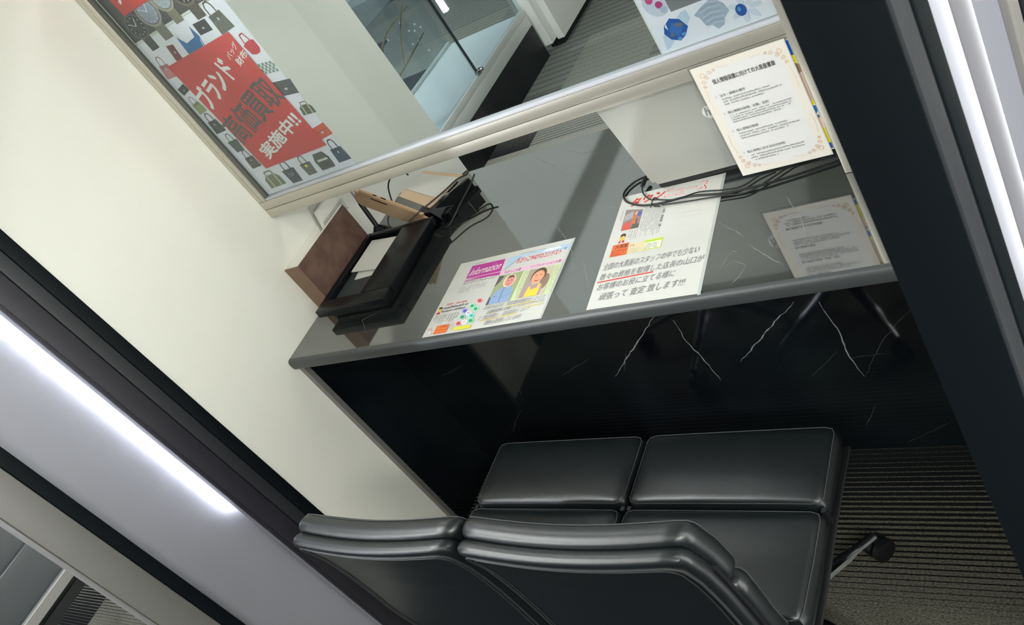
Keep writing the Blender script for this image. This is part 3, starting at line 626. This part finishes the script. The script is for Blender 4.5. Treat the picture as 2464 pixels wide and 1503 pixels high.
# lid: leans slightly to the customer side
LB, LTp = Vector((.925, .330, .757)), Vector((.925, .283, .992))
up = (LTp-LB); nrm = Vector((0, up.z, -up.y)).normalized()      # towards the screen side
q = MB(); bm = bmesh.new(); bmesh.ops.create_cube(bm, size=1)
for v in bm.verts: v.co = Vector((v.co.x*.36, v.co.y*.0065, v.co.z*up.length))
bmesh.ops.bevel(bm, geom=[e for e in bm.edges if abs((e.verts[0].co-e.verts[1].co).y) > .001], offset=.008, segments=4, affect='EDGES')
bmesh.ops.bevel(bm, geom=[e for e in bm.edges if abs((e.verts[0].co-e.verts[1].co).y) < .0005], offset=.0012, segments=2, affect='EDGES')
bm.verts.index_update(); ud = up.normalized(); cen = LB+up*.5+Vector((.18, 0, 0))+nrm*.00325
q.add([cen+Vector((1, 0, 0))*v.co.x+nrm*v.co.y+ud*v.co.z for v in bm.verts], [[v.index for v in f.verts] for f in bm.faces], 0, True); bm.free()
lid = q.build('lid', M['laptop'], lt)
q = MB(); c = LB+ud*.142+Vector((.191, 0, 0))-nrm*.0003; n_ = 36
q.add([c-nrm*.0002+Vector((1, 0, 0))*.0155*math.cos(2*PI*k/n_)+ud*.0155*math.sin(2*PI*k/n_) for k in range(n_)]+[c+nrm*.0003+Vector((1, 0, 0))*.0155*math.cos(2*PI*k/n_)+ud*.0155*math.sin(2*PI*k/n_) for k in range(n_)], [tuple(range(n_))]+[(k, (k+1) % n_, n_+(k+1) % n_, n_+k) for k in range(n_)])
vs, fs = glyphs('hp', .012); x0 = min(v[0] for v in vs); x1 = max(v[0] for v in vs); y0 = min(v[1] for v in vs); y1 = max(v[1] for v in vs)
q.add([c-nrm*.0007+Vector((1, 0, 0))*(-.010+.020*(x-x0)/(x1-x0)+.005*((y-y0)/(y1-y0)-.5))+ud*(-.013+.026*(y-y0)/(y1-y0)) for x, y in vs], fs, 1)
q.build('logo', [M['logo'], M['logo_dark']], lid, fix=False)
q = MB(); Q = LB+nrm*.0068
q.obox(Q+Vector((.012, 0, 0))+ud*.015, Vector((.336, 0, 0)), ud*(up.length-.027), nrm*.0004); q.build('screen', M['gloss_black'], lt)

# cables by the laptop
def cable(name, label, pts, r, flat=None, grp=None, plug=None):
    t = thing(name, label, 'cable', pts[0], grp)
    q = MB(); q.tube(pts, r, 8, flat=flat); q.build('cord', M['cable'], t)
    if plug:
        q = MB(); q.tube(plug[0], plug[1], 10, smooth_pts=False); q.build('plug', M['rubber'], t)
    return t
zc = .7440
XY = lambda l, z=zc: [(x, y, z+(dz[0] if dz else 0)) for x, y, *dz in l]
cable('power_cable', 'flat black laptop cable looping over the newsletter page and running off to the right', XY([(.90, .395), (.860, .382), (.843, .352), (.858, .319, .001), (.897, .294, .001), (.93, .284, .002), (.957, .282, .002), (1.011, .281, .003), (1.083, .268, .001), (1.147, .266, .001), (1.207, .272), (1.278, .283), (1.297, .288)]), .0023, plug=None)
cable('usb_cable', 'thin black cable with a short barrel plug beside the laptop corner', XY([(.889, .349, .006), (.895, .33, .001), (.921, .300, .004), (.94, .290, .007), (.985, .276, .007), (1.03, .286, .004), (1.08, .276, .003), (1.115, .277), (1.145, .298), (1.172, .308)]), .0015,
      plug=([(.891, .372, .752), (.889, .350, .7495)], .0045))
cable('charger_cable', 'thin black cable curving behind the lower edge of the hung notice', XY([(.952, .276, .002), (1.01, .268, .002), (1.084, .260, .002), (1.133, .256), (1.175, .284), (1.21, .310), (1.25, .316)]), .0015)
q = MB(); q.tube([(.928, .276, .746), (.934, .293, .754), (.940, .298, .744)], .0012, 6); q.tube([(.934, .279, .7450), (.950, .272, .7465)], .0012, 6, smooth_pts=False); tag(q.build('cable_tie', M['cable']), 'tiny black twist tie holding the laptop cables together', 'cable tie')
t = thing('computer_mouse', 'small black mouse peeking out left of the laptop lid', 'mouse', (.865, .50, .7405))
q = MB(); q.lathe((.865, .50, .7405), [(.016, 0), (.019, .004), (.017, .014), (.010, .020), (.002, .022)], 16); q.build('shell', M['rubber'], t)
q = MB(); q.tube([(.865, .488, .760), (.865, .478, .754)], .003, 8, smooth_pts=False); q.build('wheel', M['dark_metal'], t)

# ------------------------------------------------------------------ cash tray
tr = thing('cash_tray', 'black open tray standing on the counter against the left wall', 'tray', (.18, .25, .7405))
q = MB(); q.box(.085, .282, .133, .385, .7415, .764, bevel=.004); q.build('base', M['gloss_black'], tr)
q = MB()
q.box(.060, .076, .1562, .402, .762, .783, bevel=.003)      # left rim
q.box(.060, .300, .116, .156, .762, .783, bevel=.003)      # front rim
q.box(.0765, .300, .387, .402, .762, .783, bevel=.003)      # back rim
q.box(.198, .300, .1562, .3868, .762, .783, bevel=.002)     # wide right ledge
q.build('rim', M['gloss_black'], tr)
q = MB(); q.box(.0765, .1975, .1565, .3865, .7642, .7650); q.build('inner_mat', M['tray_mat'], tr)
pd = thing('paper_slip', 'plain white folded slip of paper lying inside the black tray', 'paper', (.13, .32, .7652))
q = MB(); q.obox((.084, .262, .7720), (.104, -.012, 0), (.0, .118, 0), (0, 0, .0016)); q.build('upper_leaf', M['paper'], pd)
q = MB(); q.obox((.108, .236, .7653), (.078, .002, .001), (-.02, .10, 0), (0, 0, .0012)); q.obox((.09, .30, .7665), (.09, -.008, 0), (0, .07, 0), (0, 0, .0055)); q.build('lower_leaf', M['paper'], pd)
# brown carton leaning at the wall
cb = thing('carton', 'shallow brown carton standing on edge against the left wall behind the tray', 'carton', (.03, .32, .7405))
q = MB(); q.box(.046, .050, .178, .410, .7412, .882); q.build('front_face', M['brown_card'], cb)
q = MB(); q.box(.0012, .0498, .174, .178, .7412, .884); q.build('end_flap', M['brown_flange'], cb)
q = MB(); q.box(.0012, .0045, .1785, .410, .7412, .884, 0); q.box(.0045, .0455, .1785, .410, .855, .858); q.box(.0420, .0455, .1785, .410, .858, .884); q.box(.0045, .0455, .405, .410, .7412, .855)
q.build('white_lining', M['card_white'], cb)
# clear holder on top of the carton
ch = thing('card_stand', 'clear plastic card holder with white cards against the wall under the screen frame', 'card holder', (.03, .36, .8585))
q = MB(); q.obox((.006, .33, .8585), (.032, 0, 0), (0, .10, 0), (0, 0, .002)); q.obox((.006, .33, .8605), (.002, 0, 0), (0, .10, 0), (-.0, .02, .075)); q.obox((.034, .33, .8605), (.0015, 0, 0), (0, .10, 0), (0, .006, .03)); q.build('holder', M['film'], ch)
q = MB(); q.obox((.010, .338, .861), (.012, 0, 0), (0, .085, 0), (0, .014, .055)); q.build('card_stack', M['card_white'], ch)
# pen on its base
pn = thing('counter_pen', 'black and silver pen slanting up out of a round black base behind the tray', 'pen', (.068, .435, .7405))
q = MB(); q.lathe((.068, .435, .7405), [(.030, 0), (.030, .006), (.022, .022), (.012, .034), (.007, .040)], 24); q.build('pen_base', M['gloss_black'], pn)
a, b_, c_ = Vector((.070, .436, .779)), Vector((.058, .452, .8495)), Vector((.044, .470, .915))
q = MB(); q.tube([a, b_], .0065, 12, smooth_pts=False); q.build('barrel', M['rubber'], pn)
q = MB(); q.tube([b_, c_], [.0058, .0055, .004], 12, smooth_pts=False); q.build('cap', M['silver_pen'], pn)

# gold tablet on a black stand
tb = thing('tablet', 'gold tablet tilted face up on a black stand, its edge with ports toward the tray', 'tablet', (.18, .44, .7405))
E0, E1 = Vector((.128, .409, .921)), Vector((.279, .409, .786))     # short edge facing the viewer
ed = E1-E0; dep = Vector((-.046, .010, -.0405)); th = ed.cross(dep).normalized()*.0085
if th.z > 0: th = -th
q = MB(); bm = bmesh.new(); bmesh.ops.create_cube(bm, size=1)
for v in bm.verts: v.co = Vector((v.co.x*ed.length, v.co.y*dep.length, v.co.z*.0085))
bmesh.ops.bevel(bm, geom=[e for e in bm.edges if abs((e.verts[0].co-e.verts[1].co).z) > .001], offset=.012, segments=5, affect='EDGES')
bmesh.ops.bevel(bm, geom=[e for e in bm.edges if abs((e.verts[0].co-e.verts[1].co).z) < .0005], offset=.0022, segments=2, affect='EDGES')
bm.verts.index_update(); ex, dy_, tz = ed.normalized(), dep.normalized(), th.normalized(); dy_ = (dy_-ex*dy_.dot(ex)).normalized(); tz = ex.cross(dy_)
cen = E0+ed*.5+dy_*dep.length/2-Vector((0, 0, .003))
q.add([cen+ex*v.co.x+dy_*v.co.y+tz*v.co.z for v in bm.verts], [[v.index for v in f.verts] for f in bm.faces], 0, True); bm.free()
body = q.build('body', M['gold'], tb)
q = MB(); Q = cen-dy_*dep.length/2
for o_, l_ in ((-.05, .010), (-.028, .014)): q.obox(Q+ex*o_-tz*.0015-dy_*.0003, ex*l_, tz*.003, dy_*.002)
q.build('port', M['rubber'], body)
q = MB(); q.obox(Q+ex*(-.055)+dy_*.012-tz*.0048, ex*.045, dy_*.004, tz*.0005); q.build('speaker_slot', M['rubber'], body)
q = MB(); q.obox((.20, .415, .7405), (.10, -.01, 0), (.02, .12, 0), (0, 0, .012)); q.obox((.245, .425, .752), (.055, -.005, 0), (.01, .06, 0), (-.02, 0, .032)); q.build('stand', M['gloss_black'], tb)
# tan clipboard with white sheet
cl = thing('clipboard', 'tan board with a blank white sheet propped on a black stand against the left wall', 'clipboard', (.3, .5, .7405))
A, B_, C_, D_ = Vector((.268, .440, .783)), Vector((.340, .532, .797)), Vector((.235, .535, .838)), Vector((.180, .462, .830))
def quad4(q, P, th_, mi=0):
    nn = (P[1]-P[0]).cross(P[3]-P[0]).normalized()
    if nn.z < 0: nn = -nn
    q.add([p for p in P]+[p-nn*th_ for p in P], [(0, 1, 2, 3), (7, 6, 5, 4), (0, 4, 5, 1), (1, 5, 6, 2), (2, 6, 7, 3), (3, 7, 4, 0)], mi)
    return nn
q = MB(); nn = quad4(q, [A, B_, C_, D_], .004); q.build('board', M['tan'], cl)
L = lambda a, b: (A*(1-a)+B_*a)*(1-b)+(D_*(1-a)+C_*a)*b
q = MB(); quad4(q, [L(.28, .03)+nn*.001, L(.90, .02)+nn*.001, L(.90, .99)+nn*.001, L(.28, .99)+nn*.001], .0006); q.build('white_sheet', M['paper'], cl)
q = MB(); q.obox((.262, .44, .7405), (.04, .0, 0), (.05, .10, 0), (0, 0, .010)); q.obox((.275, .44, .7505), (.012, .0, 0), (.06, .095, 0), (0, 0, .030)); q.build('stand', M['gloss_black'], cl)
# cables by the tablet
def at(*p): return [Vector(a) for a in p]
cable('usb_cable', 'black cable looping beside the tan clipboard', at((.235, .385, .797), (.27, .42, .800), (.31, .47, .800), (.345, .50, .806), (.362, .52, .800), (.345, .545, .795), (.318, .52, .790), (.300, .49, .785)), .0022, plug=([(.300, .492, .786), (.322, .520, .790)], .0055))
cable('usb_cable', 'black cable hanging from the clipboard stand down to the counter right of the tray', at((.385, .52, .795), (.37, .495, .780), (.35, .455, .765), (.335, .425, .752), (.322, .402, .7435), (.305, .398, .7432), (.293, .405, .7432)), .0024)
cable('usb_cable', 'tangle of thin black cable under the gold tablet', at((.11, .50, .79), (.09, .47, .775), (.105, .44, .765), (.135, .43, .760), (.16, .45, .748), (.13, .46, .744), (.11, .445, .744), (.15, .44, .750), (.17, .46, .744), (.14, .48, .744)), .0018)
cable('usb_cable', 'thin dark cable arching over the left wall between tablet and clipboard', at((.115, .49, .80), (.11, .52, .835), (.125, .545, .850), (.155, .55, .848), (.175, .54, .838)), .0022)
ad = tag(bx('power_adapter', M['gloss_black'], None, .300, .325, .425, .455, .7405, .7655, bevel=.004), 'small black adapter block at the foot of the clipboard', 'adapter')

# ------------------------------------------------------------------ chairs
def pad(q, w, fmap, v0, v1, th, puff=.006, r=.014, nx=22, nv=12, mi=0, creases=0):
    """soft pad: fmap(u, v, t) maps across, along and out of the surface"""
    nx2, nt = nx, 5; hw = w/2; L = v1-v0
    def sheet_pt(a, b, side):
        # a, b in [-1,1]; rounded rectangle plan and rounded edge
        return a, b
    grid = {}
    vs, fs = [], []
    def se(x, p): return math.copysign(abs(x)**p, x)
    rows_ = []
    # superellipsoid-like shell: latitude rings shrink towards top and bottom
    lat = [-1, -.97, -.85, -.6, -.25, .1, .45, .75, .93, 1]
    def ring(lz):
        k = (1-abs(lz)**2.6)**(1/2.6) if abs(lz) < 1 else 0
        return k
    N = 2*(nx+nv)
    def plan(i):
        per = [(-1+2*j/nx, -1) for j in range(nx)]+[(1, -1+2*j/nv) for j in range(nv)]+[(1-2*j/nx, 1) for j in range(nx)]+[(-1, 1-2*j/nv) for j in range(nv)]
        return per[i]
    per = [plan(i) for i in range(N)]
    def place(a, b, inset, t):
        ax, bx_ = hw-inset, L/2-inset
        x, y = a*ax, b*bx_
        rc = max(.018-inset, .004)          # rounded plan corners
        cx, cy = max(min(x, ax-rc), -(ax-rc)), max(min(y, bx_-rc), -(bx_-rc))
        dx, dy = x-cx, y-cy; d = math.hypot(dx, dy)
        if d > rc: x, y = cx+dx/d*rc, cy+dy/d*rc
        dome = puff*(1-(x/hw)**4)*(1-(y/(L/2))**4)
        s_ = t/(th/2) if th else 0
        if creases and y < -.3*L/2 and s_ > 0: dome += .0012*math.sin(x*230+3*math.sin(x*60))*max(0, (-y/(L/2)-.3))*math.exp(-((x-creases)/.07)**2)
        return fmap(x, (v0+v1)/2+y, th/2+t+dome*s_)
    prof = []
    for k in range(9):
        t_ = -PI/2+PI*k/8; prof.append((r*(1-math.cos(t_)), math.sin(t_)*th/2))
    for ins, t in prof:
        vs += [place(a, b, ins, t) for a, b in per]
    for i in range(8):
        for k in range(N): fs.append((i*N+k, i*N+(k+1) % N, (i+1)*N+(k+1) % N, (i+1)*N+k))
    # top and bottom caps as grids
    for top in (1, 0):
        base = len(vs); t = th/2 if top else -th/2
        for j in range(nv+1):
            for i in range(nx+1): vs.append(place(-1+2*i/nx, -1+2*j/nv, r, t))
        for j in range(nv):
            for i in range(nx): fs.append((base+j*(nx+1)+i, base+j*(nx+1)+i+1, base+(j+1)*(nx+1)+i+1, base+(j+1)*(nx+1)+i))
    bm = bmesh.new(); V = [bm.verts.new(v) for v in vs]
    for f in fs:
        try: bm.faces.new([V[i] for i in f])
        except ValueError: pass
    bmesh.ops.remove_doubles(bm, verts=bm.verts, dist=.0004); bmesh.ops.recalc_face_normals(bm, faces=bm.faces)
    bm.verts.index_update(); q.add([v.co for v in bm.verts], [[v.index for v in f.verts] for f in bm.faces], mi, True); bm.free()
    return [place(a, b, r*.35, th*.42) for a, b in per]
def backcurve(z):
    K = [(.40, -.452), (.46, -.462), (.53, -.469), (.60, -.470), (.67, -.473), (.73, -.480), (.78, -.492), (.82, -.504), (.86, -.516)]
    for (z0, y0), (z1, y1) in zip(K, K[1:]):
        if z <= z1: return y0+(y1-y0)*(z-z0)/(z1-z0)
    return K[-1][1]
CX = 1.046
def make_chair():
    t = thing('soft_pad_chair', 'black leather padded chair nearest the aisle, right one of the pair at the counter', 'chair', (CX, -.22, 0), 'padded leather chairs at the counter')
    seatf = lambda x, v, h: Vector((CX+x, v, .400+h+.02*max(0, (-.30-v))/.1*.4))
    q = MB(); st = []
    e1 = pad(q, .370, seatf, -.203, -.040, .046, .007, .014, creases=-.02); o1 = q.build('seat_pad', M['leather'], t)
    s2 = MB(); s2.tube(e1+[e1[0]], .0008, 5, smooth_pts=False); s2.build('piping', M['thread'], o1)
    q = MB(); e1 = pad(q, .370, seatf, -.408, -.208, .046, .007, .014); o1 = q.build('seat_pad', M['leather'], t)
    s2 = MB(); s2.tube(e1+[e1[0]], .0008, 5, smooth_pts=False); s2.build('piping', M['thread'], o1)
    bf = lambda x, v, h: Vector((CX+x, backcurve(v)+h-.010*math.cos(x/.185*PI/2)+.006, v+.004*(x/.185)**2))
    for a, b in ((.470, .655), (.662, .806)):
        q = MB(); e1 = pad(q, .366, bf, a, b, .036, .003, .012); o1 = q.build('back_pad', M['leather'], t)
        s2 = MB(); s2.tube(e1+[e1[0]], .0008, 5, smooth_pts=False); s2.build('piping', M['thread'], o1)
    rf = lambda x, v, h: Vector((CX+x, backcurve(v)-h-.010*math.cos(x/.185*PI/2)+.006, v+.004*(x/.185)**2))
    q = MB(); pad(q, .364, rf, .440, .801, .026, .002, .011, nv=24); sh = q.build('back_shell', M['leather'], t)
    # rear panel seam: two raised lines
    for k, (ins, rr) in enumerate(((.010, .0020), (.019, .0013))):
        q = MB(); w_ = .182-ins; zt = .797-ins; pts = []
        for a in range(9): pts.append((-w_, .46+(zt-.02-.46)*a/8))
        for a in range(1, 5): th_ = PI-a*PI/10; pts.append((-w_+.02+.02*math.cos(th_), zt-.02+.02*math.sin(th_)))
        for a in range(1, 12): pts.append((-w_+.02+(2*w_-.04)*a/12, zt))
        for a in range(0, 5): th_ = PI/2-a*PI/10; pts.append((w_-.02+.02*math.cos(th_), zt-.02+.02*math.sin(th_)))
        for a in range(0, 9): pts.append((w_, zt-.02-(zt-.02-.46)*a/8))
        q.tube([rf(x, v, .0275) for x, v in pts], rr, 6, smooth_pts=False); q.build('seam', M['leather_pipe'], sh)
    # side frames follow the sling
    for sx in (-1, 1):
        q = MB(); X = CX+sx*.1815; P = [(X, -.045, .385), (X, -.20, .392), (X, -.33, .392), (X, -.41, .400), (X, -.455, .44), (X, -.468, .52), (X, -.472, .62), (X, -.480, .73)]
        q.tube(P, .0065, 8, flat=.6); q.build('side_frame', M['dark_metal'], t)
    for x in (-1, 1): q = MB(); q.obox((CX+x*.182-.006*x, -.209, .402), (x*.008, 0, 0), (0, .009, 0), (0, 0, .034)); q.build('spreader', M['dark_metal'], t)
    q = MB(); q.box(CX-.178, CX+.178, -.40, -.05, .384, .3995, bevel=.005); q.box(CX-.09, CX+.09, -.32, -.14, .345, .384, bevel=.01); q.build('seat_shell', M['rubber'], t)
    q = MB(); q.lathe((CX, -.22, .10), [(.030, 0), (.030, .10), (.018, .105), (.018, .245)], 20); q.build('column', M['chrome'], t)
    for k in range(5):
        a = math.radians(57+72*k); d = Vector((math.cos(a), math.sin(a), 0)); c0 = Vector((CX, -.22, 0)); R_ = .235
        q = MB(); q.tube([c0+d*.02+Vector((0, 0, .115)), c0+d*.12+Vector((0, 0, .095)), c0+d*R_+Vector((0, 0, .068))], [.017, .014, .010], 8, flat=.7); lg = q.build('leg', M['chrome'], t)
        q = MB(); pz = Vector((-d.y, d.x, 0)); e = c0+d*R_
        for s_ in (-1, 1):
            n_ = 18; rr = .0245; cc = e+pz*s_*.011+Vector((0, 0, rr))
            vs = [cc+pz*s_*h+(d*math.cos(2*PI*i/n_)+Vector((0, 0, 1))*math.sin(2*PI*i/n_))*r_ for h, r_ in ((-.008, rr), (.006, rr), (.008, rr*.8)) for i in range(n_)]
            q.add(vs, [(j*n_+i, j*n_+(i+1) % n_, (j+1)*n_+(i+1) % n_, (j+1)*n_+i) for j in range(2) for i in range(n_)]+[tuple(range(n_)), tuple(2*n_+i for i in range(n_))], 0, True)
        q.tube([e+Vector((0, 0, .03)), e+Vector((0, 0, .066))], .007, 8, smooth_pts=False)
        q.build('caster', M['rubber'], lg)
    return t
ch1 = make_chair()
ch2 = copy_tree(ch1); ch2.location.x -= .374
for c in ch2.children:
    if c.name.startswith('leg'): c.rotation_euler.z = math.radians(36)
ch2['label'] = 'black leather padded chair nearer the left wall, left one of the pair at the counter'

# bench in the neighbouring booth
bn = thing('waiting_bench', 'black cushioned bench with a bare steel side plate, beyond the post at lower left', 'bench', (-1.4, -.45, 0))
for x0, x1 in ((-1.80, -1.411), (-1.407, -1.036)):
    q = MB(); hw = (x1-x0)/2; xc = (x0+x1)/2
    pad(q, x1-x0, (lambda xc: lambda x, v, h: Vector((xc+x, v, .395+h)))(xc), -.78, -.10, .055, .004, .012, nv=20); q.build('seat_cushion', M['leather'], bn)
bx('side_plate', M['end_metal'], bn, -1.034, -1.022, -.78, -.10, .418, .4495)
bx('seat_base', M['rubber'], bn, -1.80, -1.045, -.77, -.11, .36, .394)
for x in (-1.76, -1.30):
    for y in (-.70, -.18): q = MB(); q.box(x-.015, x+.015, y-.015, y+.015, 0, .36, bevel=.002); q.build('leg', M['dark_metal'], bn)

# ------------------------------------------------------------------ staff side: display case, cabinet
dc = thing('display_case', 'glass display case on a white rail and black plinth behind the screen', 'display case', (-1.1, 2.2, 0))
cx0, cx1, cy0, cy1 = -1.42, -.87, 1.35, 2.985
bx('plinth', M['plinth'], dc, cx0, cx1, cy0, cy1, 0, .20)
q = MB(); q.box(cx0, cx1+.004, cy0, cy1, .2005, .262, bevel=.002); q.box(cx1-.022, cx1+.002, cy0, cy1, .263, .300, bevel=.002); q.box(cx0, cx0+.022, cy0, cy1, .263, .300); q.build('bottom_rail', M['rail'], dc)
bx('deck', M['room_wall'], dc, cx0+.023, cx1-.023, cy0+.01, cy1-.01, .2625, .285)
g = MB(); g.box(cx1-.014, cx1-.009, cy0+.002, 2.368, .3005, 1.2); g.build('glass_pane', M['case_glass'], dc)
g = MB(); g.box(cx1-.0085, cx1-.0035, 2.352, cy1-.002, .3005, 1.2); g.build('glass_pane', M['case_glass'], dc)
g = MB(); g.box(cx0+.004, cx0+.009, cy0+.002, cy1-.002, .3005, 1.2); g.build('glass_pane', M['case_glass'], dc)
bx('pane_edge', M['prof_grey'], dc, cx1-.0155, cx1-.0022, 2.3685, 2.373, .301, 1.2)
q = MB(); q.box(cx1-.006, cx1+.012, 2.345, 2.385, .296, .322, bevel=.003); q.lathe((cx1+.012, 2.372, .316), [(.010, 0), (.010, .018), (.007, .022)], 14, axis='x'); q.build('lock', M['chrome'], dc)
for z in (.85,):
    g = MB(); g.box(cx0+.01, cx1-.016, cy0+.01, cy1-.01, z, z+.006); g.build('glass_shelf', M['case_glass'], dc)
bx('top_board', M['rail'], dc, cx0, cx1, cy0, cy1, 1.2005, 1.23)
# dried branch decoration in the case
br = thing('branch_ornament', 'dried branches with small white buds inside the display case', 'branch ornament', (-1.16, 1.95, .2855))
q = MB(); R0 = random.Random(3)
q.tube([(-1.16, 1.85, .286), (-1.18, 1.95, .45), (-1.13, 2.10, .62), (-1.2, 2.25, .80)], [.016, .012, .008], 8)
q.tube([(-1.15, 2.0, .286), (-1.10, 2.05, .5), (-1.2, 2.1, .7), (-1.1, 2.0, .84)], [.010, .008, .005], 8)
q.tube([(-1.17, 1.97, .47), (-1.05, 2.15, .55), (-1.0, 2.35, .60)], [.006, .004, .003], 6); q.tube([(-1.13, 2.1, .6), (-1.22, 2.35, .66), (-1.2, 2.6, .68)], [.006, .004, .003], 6)
q.tube([(-1.05, 2.15, .55), (-1.0, 2.2, .68), (-.97, 2.3, .78)], .003, 6); q.build('branch', M['branch'], br)
for k in range(9):
    q = MB(); p = Vector((-1.02+R0.uniform(-.06, .06), 2.3+R0.uniform(-.15, .12), .58+R0.uniform(-.08, .14)))
    q.lathe(p, [(.001, 0), (.005, .004), (.005, .008), (.001, .012)], 8); q.build('bud', M['bud'], br)
# white cabinet
wc = thing('white_cabinet', 'plain white cabinet with a thin overhanging base panel on the carpet behind the screen', 'cabinet', (-.83, 3.4, 0))
bx('body', M['white_lam'], wc, -.905, -.40-.42, 2.996, 4.6, .055, 1.9, bevel=.003)
bx('side_panel', M['white_lam'], wc, -.819, -.775, 3.06, 4.6, .04, 1.9, bevel=.002)
bx('plinth', M['plinth'], wc, -.89, -.80, 3.08, 4.55, 0, .055)

# lit post across the aisle (seen mirrored in the glass)
t = thing('aisle_post', 'slim black post with a vertical lamp tube mirrored in the glass', 'illuminated post', (-.79, -1.80, 0))
bx('post', M['prof_black'], t, -.86, -.70, -1.90, -1.78, 0, 2.0); bx('lamp_tube', M['led'], t, -.790, -.765, -1.779, -1.765, .66, 1.95)

# ceiling lights, some added only for the light they give
def lamp(x, y, lx, ly, m_, label):
    t = thing('ceiling_light', label, 'ceiling light', (x, y, 2.69), 'flush ceiling lights')
    bx('diffuser', M[m_], t, x-lx/2, x+lx/2, y-ly/2, y+ly/2, 2.680, 2.686)
    q = MB()
    for a in ((x-lx/2-.02, x-lx/2-.001, y-ly/2-.02, y+ly/2+.02), (x+lx/2+.001, x+lx/2+.02, y-ly/2-.02, y+ly/2+.02), (x-lx/2, x+lx/2, y-ly/2-.02, y-ly/2-.001), (x-lx/2, x+lx/2, y+ly/2+.001, y+ly/2+.02)): q.box(*a, 2.677, 2.6995)
    q.build('frame', M['rail'], t)
def panel(x0, x1, y0, y1, lab):  # unseen glowing sheet added to brighten what the counter reflects
    t = thing('ceiling_light', lab, 'ceiling light', ((x0+x1)/2, (y0+y1)/2, 2.69))
    bx('diffuser', M['glow_panel'], t, x0, x1, y0, y1, 2.684, 2.688); bx('frame', M['rail'], t, x0-.02, x1+.02, y0-.02, y1+.02, 2.689, 2.6995)
panel(-4.4, -1.62, 2.9, 5.6, 'wide glowing panel added under the ceiling over the far left of the staff side')
panel(-1.35, -.45, 1.9, 4.3, 'narrow glowing panel added under the ceiling behind the screen')
def FL(where): return 'white flush ceiling light '+where
lamp(.75, -1.35, 1.2, .3, 'lamp_near', FL('over the aisle right behind the chairs'))
lamp(-.48, -.85, .3, 1.3, 'lamp_aisle', FL('running lengthwise beside the left partition'))
for x, y, w_ in ((-1.1, -2.2, 'over the aisle in front of the neighbouring booth'), (2.6, -2.2, 'added over the aisle right of the camera'), (3.3, -.6, 'added beyond the right partition, nearer the counter line'), (3.3, -1.5, 'added beyond the right partition, nearer the aisle')): lamp(x, y, 1.2, .3, 'lamp_front', FL(w_))  # the three lamps on the right are added to brighten the left wall
lamp(.5, 1.05, 1.2, .12, 'lamp_slim', FL('of slim shape right behind the glass screen'))
for x, y, w_ in ((-2.4, 2.3, 'over the far side of the display case'), (-3.6, 1.6, 'at the far left of the staff side'), (-1.1, .9, 'behind the neighbouring booth counter'), (3.3, 1.5, 'added at the right end of the staff side')): lamp(x, y, 1.2, .3, 'lamp_rear', FL(w_))  # last lamp is added to brighten the wall behind the glass
